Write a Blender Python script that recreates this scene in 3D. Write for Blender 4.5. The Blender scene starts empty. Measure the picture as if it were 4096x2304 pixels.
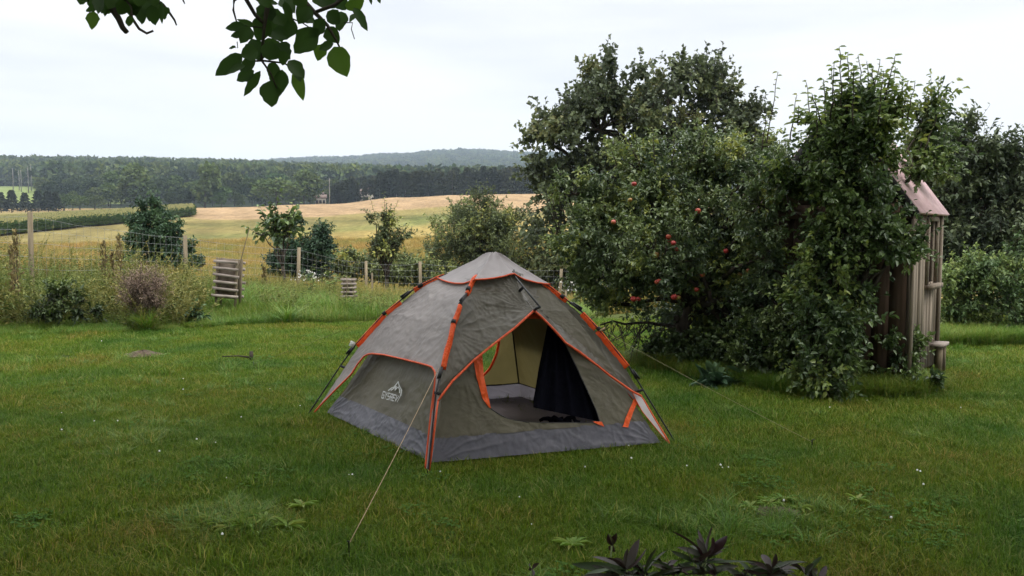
import bpy, math, random, zlib
import numpy as np
from mathutils import Vector, geometry
random.seed(7); RNG = np.random.default_rng(7)
SC = bpy.context.scene
COL = SC.collection
# ------------------------------------------------------------------ camera, sky, sun, exposure
FPX, EYE, TH = 850.0, 1.55, math.atan(60 / 850.0)
CAM = np.array([0.0, 0.0, EYE])
cd = bpy.data.cameras.new('camera'); co = bpy.data.objects.new('camera', cd); COL.objects.link(co)
co.location = CAM; co.rotation_euler = (math.pi / 2 - TH, 0, 0)
cd.sensor_width = 36; cd.lens = FPX / 1024 * 36; cd.clip_start = .05; cd.clip_end = 9000
SC.camera = co
SUN_EL, SUN_AZ = math.radians(56), math.radians(105)      # azimuth from +Y towards +X: high on the right
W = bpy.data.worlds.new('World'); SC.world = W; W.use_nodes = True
nt = W.node_tree; N = nt.nodes; L = nt.links
for n in list(N): N.remove(n)
out = N.new('ShaderNodeOutputWorld'); bg = N.new('ShaderNodeBackground'); bg2 = N.new('ShaderNodeBackground')
sky = N.new('ShaderNodeTexSky'); sky.sky_type = 'NISHITA'; sky.sun_disc = False
sky.sun_elevation = SUN_EL; sky.sun_rotation = SUN_AZ
L.new(sky.outputs[0], bg.inputs[0]); bg.inputs[1].default_value = .06
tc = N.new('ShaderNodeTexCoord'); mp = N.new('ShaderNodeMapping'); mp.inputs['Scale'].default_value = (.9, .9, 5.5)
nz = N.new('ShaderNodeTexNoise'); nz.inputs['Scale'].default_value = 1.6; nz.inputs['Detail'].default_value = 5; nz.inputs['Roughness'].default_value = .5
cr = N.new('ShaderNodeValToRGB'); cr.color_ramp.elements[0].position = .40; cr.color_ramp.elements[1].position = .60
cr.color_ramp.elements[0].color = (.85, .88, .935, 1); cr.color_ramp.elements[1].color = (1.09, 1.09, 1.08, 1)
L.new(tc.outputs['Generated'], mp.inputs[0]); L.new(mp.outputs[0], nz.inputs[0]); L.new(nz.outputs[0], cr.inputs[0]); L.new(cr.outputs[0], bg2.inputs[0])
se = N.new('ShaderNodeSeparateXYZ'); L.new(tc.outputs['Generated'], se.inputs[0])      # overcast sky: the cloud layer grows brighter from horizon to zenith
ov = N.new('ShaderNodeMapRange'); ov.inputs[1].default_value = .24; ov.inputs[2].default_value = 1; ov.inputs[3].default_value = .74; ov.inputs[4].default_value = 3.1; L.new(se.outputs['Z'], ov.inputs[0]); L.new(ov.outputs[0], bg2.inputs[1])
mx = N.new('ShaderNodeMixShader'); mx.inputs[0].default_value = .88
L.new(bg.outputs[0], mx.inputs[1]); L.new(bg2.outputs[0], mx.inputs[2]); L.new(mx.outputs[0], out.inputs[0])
sd = bpy.data.lights.new('sun', 'SUN'); sd.energy = 1.1; sd.angle = math.radians(24); sd.color = (1, .95, .88)
so = bpy.data.objects.new('sun', sd); COL.objects.link(so)
so.rotation_euler = Vector((-math.sin(SUN_AZ) * math.cos(SUN_EL), -math.cos(SUN_AZ) * math.cos(SUN_EL), -math.sin(SUN_EL))).to_track_quat('-Z', 'Y').to_euler()
SC.view_settings.view_transform = 'Standard'; SC.view_settings.look = 'None'; SC.view_settings.exposure = 0.55; SC.view_settings.gamma = 1.0
SC.view_settings.use_curve_mapping = False
SC.render.engine = 'CYCLES'
cy = SC.cycles
cy.max_bounces = 6; cy.diffuse_bounces = 3; cy.glossy_bounces = 2; cy.transmission_bounces = 4; cy.volume_bounces = 0; cy.transparent_max_bounces = 6
cy.use_denoising = True; cy.use_adaptive_sampling = True; cy.adaptive_threshold = .015
cy.sample_clamp_indirect = 6

# ------------------------------------------------------------------ helpers
def ray(px, py):
    a = (px - 512) / FPX; b = (288 - py) / FPX
    return np.array([a, math.cos(TH) + b * math.sin(TH), b * math.cos(TH) - math.sin(TH)])
def P(px, py, Y):
    d = ray(px, py); return CAM + d * (Y / d[1])
def G(px, py, z=0.0):
    d = ray(px, py); return CAM + d * ((z - EYE) / d[2])
def proj(p):
    q = np.asarray(p, float) - CAM
    yc = q[..., 1] * math.cos(TH) - q[..., 2] * math.sin(TH); zc = q[..., 1] * math.sin(TH) + q[..., 2] * math.cos(TH)
    return 512 + FPX * q[..., 0] / yc, 288 - FPX * zc / yc
def tan_row(py):
    b = (288 - np.asarray(py, float)) / FPX
    return (b * math.cos(TH) - math.sin(TH)) / (math.cos(TH) + b * math.sin(TH))
def unit(v):
    v = np.asarray(v, float); return v / (np.linalg.norm(v, axis=-1, keepdims=True) + 1e-12)

def make_mesh(name, V, F, attrs=None, smooth=False, mat_idx=None, uv=None):
    """V (n,3); F list of arrays (m,k) of equal-length faces"""
    V = np.asarray(V, np.float32)
    if isinstance(F, np.ndarray): F = [F]
    F = [np.asarray(f, np.int32) for f in F if len(f)]
    me = bpy.data.meshes.new(name)
    me.vertices.add(len(V)); me.vertices.foreach_set('co', V.ravel())
    loops = np.concatenate([f.ravel() for f in F]); sizes = np.concatenate([np.full(len(f), f.shape[1], np.int32) for f in F])
    starts = np.concatenate([[0], np.cumsum(sizes)[:-1]]).astype(np.int32)
    me.loops.add(len(loops)); me.loops.foreach_set('vertex_index', loops)
    me.polygons.add(len(sizes)); me.polygons.foreach_set('loop_start', starts)
    try: me.polygons.foreach_set('loop_total', sizes)
    except Exception: pass
    if mat_idx is not None: me.polygons.foreach_set('material_index', np.asarray(mat_idx, np.int32))
    me.update(calc_edges=True)
    if smooth: me.polygons.foreach_set('use_smooth', np.ones(len(sizes), bool))
    for k, v in (attrs or {}).items():
        v = np.asarray(v, np.float32)
        if v.ndim == 1:
            a = me.attributes.new(k, 'FLOAT', 'POINT'); a.data.foreach_set('value', v)
        else:
            a = me.attributes.new(k, 'FLOAT_COLOR', 'POINT')
            c = np.ones((len(v), 4), np.float32); c[:, :3] = v; a.data.foreach_set('color', c.ravel())
    if uv is not None:
        ul = me.uv_layers.new(name='UVMap'); ul.data.foreach_set('uv', np.asarray(uv, np.float32)[loops].ravel())
    me.validate(verbose=False)
    return me
def link(name, me, mats=None, parent=None, **props):
    o = bpy.data.objects.new(name, me); COL.objects.link(o)
    if me is not None and mats is not None:
        for m in (mats if isinstance(mats, (list, tuple)) else [mats]): me.materials.append(m)
    if parent is not None: o.parent = parent
    for k, v in props.items(): o[k] = v
    return o
def root(name, label, category, loc=(0, 0, 0), group=None):
    o = bpy.data.objects.new(name, None); COL.objects.link(o); o.empty_display_size = .1
    o.location = loc; o['label'] = label; o['category'] = category
    if group: o['group'] = group
    return o
def keep(o, par):
    """parent o to an Empty that sits at its base, o keeping its place in the world"""
    o.parent = par; o.location = Vector(o.location) - Vector(par.location)
    return o

class MB:
    def __init__(s): s.V = []; s.F = {}; s.n = 0; s.T = []
    def add(s, V, F, tint=.5):
        V = np.asarray(V, float).reshape(-1, 3)
        F = np.asarray(F, int)
        s.F.setdefault(F.shape[1], []).append(F + s.n); s.V.append(V); s.n += len(V); s.T.append(np.full(len(V), tint))
    def box(s, c, size, R=None, tint=.5):
        x, y, z = np.array(size) / 2
        v = np.array([[a * x, b * y, d * z] for a in (-1, 1) for b in (-1, 1) for d in (-1, 1)])
        if R is not None: v = v @ np.asarray(R).T
        s.add(v + np.array(c), [[0, 1, 3, 2], [4, 6, 7, 5], [0, 4, 5, 1], [2, 3, 7, 6], [0, 2, 6, 4], [1, 5, 7, 3]], tint)
    def tube(s, pts, rad, k=6, tint=.5, cap=True):
        pts = np.asarray(pts, float); n = len(pts)
        rad = np.full(n, rad) if np.isscalar(rad) else np.interp(np.linspace(0, 1, n), np.linspace(0, 1, len(rad)), rad)
        t = unit(np.gradient(pts, axis=0)); ref = np.array([0, 0, 1.]) if abs(t[0][2]) < .9 else np.array([1., 0, 0])
        u = unit(np.cross(t, ref)); w = np.cross(t, u)
        a = np.arange(k) * 2 * math.pi / k
        V = pts[:, None] + rad[:, None, None] * (np.cos(a)[None, :, None] * u[:, None] + np.sin(a)[None, :, None] * w[:, None])
        i = np.arange(n - 1)[:, None] * k; j = np.arange(k)[None]; j2 = (j + 1) % k
        F = np.stack([i + j, i + j2, i + k + j2, i + k + j], -1).reshape(-1, 4)
        n0 = s.n; s.add(V.reshape(-1, 3), F, tint)
        if cap:
            s.F.setdefault(k, []).append(np.array([np.arange(k)[::-1] + n0, np.arange(k) + n0 + (n - 1) * k]))
    def mesh(s, name, smooth=False):
        return make_mesh(name, np.concatenate(s.V), [np.concatenate(f) for f in s.F.values()], {'tint': np.concatenate(s.T)}, smooth)
    def build(s, name, mat, parent=None, smooth=False, **props):
        return link(name, s.mesh(name, smooth), mat, parent, **props)

def bez(p0, p1, sag=0, n=8, wob=0):
    p0 = np.array(p0, float); p1 = np.array(p1, float); t = np.linspace(0, 1, n)[:, None]
    q = p0 + (p1 - p0) * t; q[:, 2] -= (sag * 4 * t * (1 - t))[:, 0]
    if wob:
        w = RNG.normal(0, wob, (n, 3)); w[0] = w[-1] = 0; q = q + w
    return q

# ------------------------------------------------------------------ materials
def nodes(name):
    m = bpy.data.materials.new(name); m.use_nodes = True; t = m.node_tree
    for n in list(t.nodes): t.nodes.remove(n)
    return m, t.nodes, t.links
def ramp(N, stops):
    r = N.new('ShaderNodeValToRGB'); e = r.color_ramp.elements
    while len(e) < len(stops): e.new(.5)
    for x, (p, c) in zip(e, stops): x.position = p; x.color = (*c, 1)
    return r
def leaf_mat(name, cols, rough=.5, transl=.3, world=None, spec=.35, rnd=None):
    """cols: dark, mid, light by the per-leaf attribute 'tint'"""
    m, N, L = nodes(name); o = N.new('ShaderNodeOutputMaterial')
    a = N.new('ShaderNodeAttribute'); a.attribute_name = 'tint'
    k = len(cols); r = ramp(N, [(i / (k - 1), c) for i, c in enumerate(cols)]); L.new(a.outputs['Fac'], r.inputs[0]); c = r.outputs[0]
    if world:
        g = N.new('ShaderNodeNewGeometry'); z = N.new('ShaderNodeTexNoise'); z.inputs['Scale'].default_value = world[0]; z.inputs['Detail'].default_value = 4
        L.new(g.outputs['Position'], z.inputs[0])
        w = ramp(N, world[1]); L.new(z.outputs[0], w.inputs[0])
        x = N.new('ShaderNodeMix'); x.data_type = 'RGBA'; x.blend_type = 'MULTIPLY'; x.inputs[0].default_value = 1
        L.new(c, x.inputs[6]); L.new(w.outputs[0], x.inputs[7]); c = x.outputs[2]
    if rnd:
        oi = N.new('ShaderNodeObjectInfo'); rr_ = ramp(N, rnd); L.new(oi.outputs['Random'], rr_.inputs[0]); x = N.new('ShaderNodeMix'); x.data_type = 'RGBA'; x.blend_type = 'MULTIPLY'; x.inputs[0].default_value = 1
        L.new(c, x.inputs[6]); L.new(rr_.outputs[0], x.inputs[7]); c = x.outputs[2]
    b = N.new('ShaderNodeBsdfPrincipled'); b.inputs['Roughness'].default_value = rough; b.inputs['Specular IOR Level'].default_value = spec; L.new(c, b.inputs[0])
    t = N.new('ShaderNodeBsdfTranslucent'); L.new(c, t.inputs[0])
    x = N.new('ShaderNodeMixShader'); x.inputs[0].default_value = transl
    L.new(b.outputs[0], x.inputs[1]); L.new(t.outputs[0], x.inputs[2]); L.new(x.outputs[0], o.inputs[0])
    return m
def rough_mat(name, c1, c2, scale=8, stretch=(1, 1, 1), rough=.8, bump=.3, detail=6, tintvar=.25, local=True):
    m, N, L = nodes(name); o = N.new('ShaderNodeOutputMaterial'); b = N.new('ShaderNodeBsdfPrincipled')
    tc = N.new('ShaderNodeTexCoord'); mp = N.new('ShaderNodeMapping'); mp.inputs['Scale'].default_value = stretch
    z = N.new('ShaderNodeTexNoise'); z.inputs['Scale'].default_value = scale; z.inputs['Detail'].default_value = detail
    L.new(tc.outputs['Object'], mp.inputs[0]); L.new(mp.outputs[0], z.inputs[0])
    r = ramp(N, [(.3, c1), (.7, c2)]); L.new(z.outputs[0], r.inputs[0])
    a = N.new('ShaderNodeAttribute'); a.attribute_name = 'tint'
    mr = N.new('ShaderNodeMapRange'); mr.inputs[3].default_value = 1 - tintvar; mr.inputs[4].default_value = 1 + tintvar; L.new(a.outputs['Fac'], mr.inputs[0])
    x = N.new('ShaderNodeVectorMath'); x.operation = 'SCALE'; L.new(r.outputs[0], x.inputs[0]); L.new(mr.outputs[0], x.inputs['Scale'])
    L.new(x.outputs[0], b.inputs[0]); b.inputs['Roughness'].default_value = rough; b.inputs['Specular IOR Level'].default_value = .25
    bp = N.new('ShaderNodeBump'); bp.inputs['Strength'].default_value = bump; bp.inputs['Distance'].default_value = .02
    L.new(z.outputs[0], bp.inputs['Height']); L.new(bp.outputs[0], b.inputs['Normal']); L.new(b.outputs[0], o.inputs[0])
    return m
def plain(name, c, rough=.5, metal=0.0, spec=.4):
    m, N, L = nodes(name); o = N.new('ShaderNodeOutputMaterial'); b = N.new('ShaderNodeBsdfPrincipled')
    tc = N.new('ShaderNodeTexCoord'); z = N.new('ShaderNodeTexNoise'); z.inputs['Scale'].default_value = 30; L.new(tc.outputs['Object'], z.inputs[0])
    r = ramp(N, [(.3, tuple(v * .82 for v in c)), (.7, tuple(min(1, v * 1.12) for v in c))]); L.new(z.outputs[0], r.inputs[0]); L.new(r.outputs[0], b.inputs[0])
    b.inputs['Roughness'].default_value = rough; b.inputs['Metallic'].default_value = metal; b.inputs['Specular IOR Level'].default_value = spec
    L.new(b.outputs[0], o.inputs[0]); return m
def fabric(name, c, transl=.2, crease=1.0, scale=6.0, rough=.5, stretch=(1, 1, 1), sheen=.0):
    """thin nylon: crossing sharp creases from ridged noise plus soft buckles"""
    m, N, L = nodes(name); o = N.new('ShaderNodeOutputMaterial'); b = N.new('ShaderNodeBsdfPrincipled')
    tc = N.new('ShaderNodeTexCoord'); mp = N.new('ShaderNodeMapping'); mp.inputs['Scale'].default_value = stretch; L.new(tc.outputs['Object'], mp.inputs[0])
    d = N.new('ShaderNodeTexNoise'); d.inputs['Scale'].default_value = scale * .5; L.new(mp.outputs[0], d.inputs[0])
    dm = N.new('ShaderNodeVectorMath'); dm.operation = 'SCALE'; dm.inputs['Scale'].default_value = .25; L.new(d.outputs['Color'], dm.inputs[0])
    ad = N.new('ShaderNodeVectorMath'); ad.operation = 'ADD'; L.new(mp.outputs[0], ad.inputs[0]); L.new(dm.outputs[0], ad.inputs[1])
    def ridged(sc, seed):
        q = N.new('ShaderNodeTexNoise'); q.inputs['Scale'].default_value = sc; q.inputs['Detail'].default_value = 2; q.inputs['Distortion'].default_value = .6
        v = N.new('ShaderNodeVectorMath'); v.operation = 'ADD'; v.inputs[1].default_value = (seed, seed * 2, 0); L.new(ad.outputs[0], v.inputs[0]); L.new(v.outputs[0], q.inputs[0])
        s1 = N.new('ShaderNodeMath'); s1.operation = 'SUBTRACT'; s1.inputs[1].default_value = .5; L.new(q.outputs[0], s1.inputs[0])
        s2 = N.new('ShaderNodeMath'); s2.operation = 'ABSOLUTE'; L.new(s1.outputs[0], s2.inputs[0])
        s3 = N.new('ShaderNodeMath'); s3.operation = 'MULTIPLY'; s3.inputs[1].default_value = 7; s3.use_clamp = True; L.new(s2.outputs[0], s3.inputs[0])
        return s3
    def crumple(sc, seed):
        v = N.new('ShaderNodeVectorMath'); v.operation = 'ADD'; v.inputs[1].default_value = (seed, seed * 2, 0); L.new(ad.outputs[0], v.inputs[0])
        q = N.new('ShaderNodeTexVoronoi'); q.feature = 'F1'; q.inputs['Scale'].default_value = sc; q.inputs['Randomness'].default_value = 1; L.new(v.outputs[0], q.inputs['Vector'])
        mk = N.new('ShaderNodeTexNoise'); mk.inputs['Scale'].default_value = 2.2; mk.inputs['Detail'].default_value = 1; L.new(v.outputs[0], mk.inputs[0])
        mm = N.new('ShaderNodeMapRange'); mm.inputs[1].default_value = .34; mm.inputs[2].default_value = .60; L.new(mk.outputs[0], mm.inputs[0])
        s3 = N.new('ShaderNodeMath'); s3.operation = 'MULTIPLY'; L.new(q.outputs['Distance'], s3.inputs[0]); L.new(mm.outputs[0], s3.inputs[1])
        return s3
    r1 = crumple(scale * 2.0, 0); r2 = crumple(scale * 5.0, 7.3)
    s = N.new('ShaderNodeMath'); s.operation = 'MULTIPLY_ADD'; s.inputs[1].default_value = .55; L.new(r2.outputs[0], s.inputs[0]); L.new(r1.outputs[0], s.inputs[2])
    bg_ = N.new('ShaderNodeTexNoise'); bg_.inputs['Scale'].default_value = scale * .45; L.new(mp.outputs[0], bg_.inputs[0])
    s5 = N.new('ShaderNodeMath'); s5.operation = 'MULTIPLY_ADD'; s5.inputs[1].default_value = 2.2; L.new(bg_.outputs[0], s5.inputs[0]); L.new(s.outputs[0], s5.inputs[2])
    bp = N.new('ShaderNodeBump'); bp.inputs['Strength'].default_value = crease; bp.inputs['Distance'].default_value = .026
    L.new(s5.outputs[0], bp.inputs['Height'])
    z = N.new('ShaderNodeTexNoise'); z.inputs['Scale'].default_value = 3; L.new(tc.outputs['Object'], z.inputs[0])
    r = ramp(N, [(.35, tuple(v * .9 for v in c)), (.65, tuple(min(1, v * 1.08) for v in c))]); L.new(z.outputs[0], r.inputs[0])
    L.new(r.outputs[0], b.inputs[0]); b.inputs['Roughness'].default_value = rough; b.inputs['Specular IOR Level'].default_value = .35
    L.new(bp.outputs[0], b.inputs['Normal'])
    t = N.new('ShaderNodeBsdfTranslucent'); L.new(r.outputs[0], t.inputs[0]); L.new(bp.outputs[0], t.inputs['Normal'])
    x = N.new('ShaderNodeMixShader'); x.inputs[0].default_value = transl; L.new(b.outputs[0], x.inputs[1]); L.new(t.outputs[0], x.inputs[2]); L.new(x.outputs[0], o.inputs[0])
    return m

M_BARK = rough_mat('bark', (.022, .017, .013), (.075, .06, .045), 18, (1, 1, .25), .9, .8)
M_BARK_FAR = rough_mat('pale_bark', (.12, .11, .10), (.3, .28, .25), 3, (1, 1, .3), .9, .2)
M_POST = rough_mat('weathered_post_wood', (.12, .095, .06), (.25, .20, .13), 14, (1, 1, .12), .85, .5)
M_SLAT = rough_mat('grey_slat_wood', (.18, .145, .12), (.38, .32, .28), 16, (.3, 1, 1), .85, .5)
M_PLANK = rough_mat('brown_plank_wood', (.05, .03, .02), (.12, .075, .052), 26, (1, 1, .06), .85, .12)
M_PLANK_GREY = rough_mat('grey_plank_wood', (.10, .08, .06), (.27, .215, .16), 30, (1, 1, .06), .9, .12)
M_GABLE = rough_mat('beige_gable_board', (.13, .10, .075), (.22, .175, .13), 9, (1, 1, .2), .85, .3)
M_ROOF = rough_mat('pink_roof_felt', (.58, .38, .39), (.74, .52, .53), 9, (1, 1, 1), .9, .4)
M_DARK = plain('dark_inside', (.012, .010, .010), .7)
M_WIRE = plain('galvanised_wire', (.30, .31, .30), .5, .5)
M_POLE = plain('black_pole', (.012, .012, .013), .35)
M_STRAP = plain('black_strap', (.014, .013, .014), .7)
M_APPLE = leaf_mat('apple_skin', [(.28, .20, .05), (.40, .095, .045), (.33, .035, .03)], .35, .0)
M_SOIL = rough_mat('crumbly_soil', (.05, .035, .022), (.14, .10, .065), 30, (1, 1, 1), .95, 1.0)

# ------------------------------------------------------------------ terrain
COLS = np.array([-400, 0, 100, 200, 330, 400, 460, 530, 700, 1400.])
rowsz = {  # heights near the garden
    -40: [0] * 10, 11.5: [0] * 10, 14: [.12, .10, .05, 0, 0, -.02, -.03, -.05, 0, 0],
    17: [.5, .42, .30, .16, -.08, -.2, -.25, -.3, -.1, 0], 20: [.45, .40, .28, .1, -.18, -.42, -.5, -.6, -.2, 0],
    24: [.1, .1, 0, -.15, -.4, -.75, -.8, -.85, -.5, -.2], 40: [-1.0] * 10}
rowsp = {  # rows of the picture that the far ground reaches
    70: [258] * 10, 120: [237, 236.5, 235, 232, 229, 227, 226, 226, 226, 226], 190: [222, 221.5, 219, 215, 212, 208, 206, 205, 205, 205],
    260: [213.5, 213, 210.5, 208, 204, 197.5, 195, 193.8, 193.6, 193.6], 300: [214, 213, 212, 210, 207, 200, 198, 197, 197, 197],
    420: [204, 203, 204, 205, 206, 203, 201, 200, 200, 200], 520: [190, 190, 192, 193, 195, 195, 196, 196, 196, 196], 650: [186, 186, 187, 187, 188, 190, 191, 192, 192, 192],
    900: [173, 172, 173, 174.5, 180, 184.5, 189, 190, 190, 190], 1050: [178, 177, 178, 179, 183, 187, 190, 191, 190, 190], 1450: [186, 184, 183, 181, 178, 173.5, 173.0, 175, 178, 180],
    1650: [182, 181, 180, 177, 173, 169.5, 168, 168, 172, 176], 2200: [176, 175, 174, 170, 163, 159.5, 155, 158, 164, 172], 2700: [180, 180, 180, 178, 176, 174, 172, 174, 178, 180], 6000: [215] * 10}
TY = []; TZ = []
for k, v in rowsz.items(): TY.append(k); TZ.append(np.array(v, float) - .035)
for k, v in rowsp.items(): TY.append(k); TZ.append(EYE + k * tan_row(v))
TY = np.array(TY, float); TZ = np.array(TZ)
def T(X, Y):
    X = np.asarray(X, float); Y = np.asarray(Y, float)
    px = np.clip(512 + FPX * X / np.maximum(Y, 6) * .9975, COLS[0], COLS[-1])
    ci = np.clip(np.searchsorted(COLS, px) - 1, 0, len(COLS) - 2); cf = (px - COLS[ci]) / (COLS[ci + 1] - COLS[ci]); cf = cf * cf * (3 - 2 * cf)
    ri = np.clip(np.searchsorted(TY, Y, side='right') - 1, 0, len(TY) - 2); rf = np.clip((Y - TY[ri]) / (TY[ri + 1] - TY[ri]), 0, 1)
    rs = rf * rf * (3 - 2 * rf); rf = np.where(Y < 24, rs, rf)
    a = TZ[ri, ci] * (1 - cf) + TZ[ri, ci + 1] * cf; b = TZ[ri + 1, ci] * (1 - cf) + TZ[ri + 1, ci + 1] * cf
    return a * (1 - rf) + b * rf
def vnoise(x, y, seed=0):
    """cheap smooth value noise"""
    xi = np.floor(x).astype(int); yi = np.floor(y).astype(int); fx = x - xi; fy = y - yi
    fx = fx * fx * (3 - 2 * fx); fy = fy * fy * (3 - 2 * fy)
    def h(a, b):
        n = (a * 374761393 + b * 668265263 + seed * 1442695041) & 0x7fffffff; n = (n ^ (n >> 13)) * 1274126177 & 0x7fffffff
        return ((n ^ (n >> 16)) & 0xffff) / 65535.
    return (h(xi, yi) * (1 - fx) + h(xi + 1, yi) * fx) * (1 - fy) + (h(xi, yi + 1) * (1 - fx) + h(xi + 1, yi + 1) * fx) * fy
def fbm(x, y, seed=0, o=4):
    s = 0; a = .5; t = 0
    for i in range(o): s = s + a * vnoise(x * 2 ** i, y * 2 ** i, seed + i); t += a; a *= .5
    return s / t
GRASSY = np.array((.13, .125, .042)); STRAW = np.array((.45, .305, .165)); OCHRE = np.array((.40, .30, .10)); OLIVE = np.array((.29, .235, .085)); GREEN = np.array((.135, .165, .05)); RUST = np.array((.34, .23, .11)); LAWN = np.array((.055, .08, .018)); FLOOR = np.array((.028, .038, .018))
def ground_colour(X, Y, Z):
    """what grows there: stubble, meadow, green strips, woodland floor"""
    px, py = proj(np.stack([X, Y, Z], -1))
    n = fbm(X / 9, Y / 9, 3) - .5; n2 = fbm(X / 60, Y / 60, 9) - .5; n3 = fbm(X / 1.5, Y / 3, 5) - .5
    c = np.tile(OLIVE, (len(X), 1))
    def put(mask, col, soft=None):
        w = np.clip(mask, 0, 1)[:, None]; c[:] = c * (1 - w) + np.array(col) * w
    wob = n * 9
    # stubble on the crest: lower edge sweeps from upper left to right
    lowedge = np.interp(px, [150, 200, 260, 330, 400, 460, 530, 700], [207, 219, 219.5, 216, 209.5, 205.5, 212, 214])
    put((Y > 90) * (Y < 340) * np.clip((lowedge + wob * .35 - py) / 1.2 + .5, 0, 1) * (px > 175), STRAW)
    # rust fringe near the left crest
    put((Y > 150) * (Y < 340) * np.clip((212.5 - py + wob * .3) / 2, 0, 1) * np.clip((120 - px) / 40, 0, 1), RUST)
    # ochre meadow in the middle ground
    mid = np.interp(px, [0, 180, 250, 330, 420, 530], [262, 246, 236, 225, 222, 219])
    put((Y < 140) * (Y > 16) * np.clip((py - mid - wob) / 6, 0, 1) * np.clip((px - 150) / 40, 0, 1), OCHRE)
    # olive stripes between
    e1 = np.interp(px, [200, 300, 400, 530], [226, 224, 219, 214])
    put((Y > 60) * (Y < 250) * np.exp(-((py - e1 - wob * .4) / 2.6) ** 2) * (px > 190) * .35, GREEN * .9)
    e2 = np.interp(px, [190, 300, 430], [238, 233, 222])
    put((Y > 50) * (Y < 250) * np.exp(-((py - e2 - wob * .5) / 3.5) ** 2) * (px > 170) * (px < 430) * .6, GREEN * 1.15)
    put((Y > 60) * (Y < 250) * np.exp(-((py - 218.5 + (px - 440) * .03) / 4.5) ** 2) * np.clip((px - 395) / 20, 0, 1) * np.clip((478 - px) / 12, 0, 1) * .6, GREEN * 1.25)
    # bright meadow clearings on the left slope, woodland floor elsewhere beyond the crest
    put((Y > 345) * 1.0, FLOOR)
    put((Y > 420) * (Y < 640) * (px < 40) * (py > 185), GREEN * 1.7); put((Y > 420) * (Y < 640) * (px > 105) * (px < 125), GREEN * 1.7)
    put((Y > 1350) * (Y < 1600) * (px > 378) * (px < 436), STRAW * 1.3)
    tram = .5 + .5 * np.sin((X * .80 + Y * .28) * .9 + n2 * 2); c *= (1 + .16 * (tram - .5) * (Y > 60))[:, None]
    c *= .62 * (1 + n * .55 + n2 * .35 + n3 * .5)[:, None]
    lawnm = (Y < 15)
    c[lawnm] = LAWN * (1 + n3[lawnm, None] * .6)
    ed = (Y >= 15) & (Y < 22); c[ed] = (GREEN * .55) * (1 + n[ed, None])
    return np.clip(c, .005, .8)
def build_terrain():
    Ys = np.unique(np.concatenate([np.array([-300, -60, -20, -8, -4, 0.]), np.arange(2, 30, .5), 30 * 1.022 ** np.arange(0, 245)]))
    us = np.concatenate([np.linspace(-3.5, -.75, 14)[:-1], np.linspace(-.75, .75, 230), np.linspace(.75, 3.5, 14)[1:]])
    YY, UU = np.meshgrid(Ys, us, indexing='ij')
    XX = UU * np.maximum(YY, 14) * (1 + (YY < 0) * 20)
    ZZ = T(XX, YY)
    X, Y, Z = XX.ravel(), YY.ravel(), ZZ.ravel()
    Z = Z + np.where((Y > 20) & (Y < 340), (fbm(X / 7, Y / 7, 11) - .5) * .35 * np.clip((Y - 20) / 30, 0, 1), 0)
    nu = len(us); i = np.arange(len(Ys) - 1)[:, None] * nu; j = np.arange(nu - 1)[None]
    F = np.stack([i + j, i + j + 1, i + nu + j + 1, i + nu + j], -1).reshape(-1, 4)
    c = ground_colour(X, Y, Z)
    me = make_mesh('ground', np.stack([X, Y, Z], -1), F, {'col': c}, True)
    m, N, L = nodes('ground_cover'); o = N.new('ShaderNodeOutputMaterial'); b = N.new('ShaderNodeBsdfPrincipled'); b.inputs['Roughness'].default_value = 1; b.inputs['Specular IOR Level'].default_value = .05
    a = N.new('ShaderNodeAttribute'); a.attribute_name = 'col'; g = N.new('ShaderNodeNewGeometry')
    mp = N.new('ShaderNodeMapping'); mp.inputs['Scale'].default_value = (1.2, .35, 1); L.new(g.outputs['Position'], mp.inputs[0])
    z = N.new('ShaderNodeTexNoise'); z.inputs['Scale'].default_value = 1.1; z.inputs['Detail'].default_value = 9; z.inputs['Roughness'].default_value = .7; L.new(mp.outputs[0], z.inputs[0])
    mr = N.new('ShaderNodeMapRange'); mr.inputs[1].default_value = .3; mr.inputs[2].default_value = .7; mr.inputs[3].default_value = .62; mr.inputs[4].default_value = 1.38; L.new(z.outputs[0], mr.inputs[0])
    v = N.new('ShaderNodeVectorMath'); v.operation = 'SCALE'; L.new(a.outputs['Color'], v.inputs[0]); L.new(mr.outputs[0], v.inputs['Scale']); L.new(v.outputs[0], b.inputs[0])
    bp = N.new('ShaderNodeBump'); bp.inputs['Strength'].default_value = .6; bp.inputs['Distance'].default_value = .3; L.new(z.outputs[0], bp.inputs['Height']); L.new(bp.outputs[0], b.inputs['Normal']); L.new(b.outputs[0], o.inputs[0])
    link('ground', me, m, None, kind='structure', label='garden lawn falling to fields, valley and wooded hills')
build_terrain()

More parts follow.
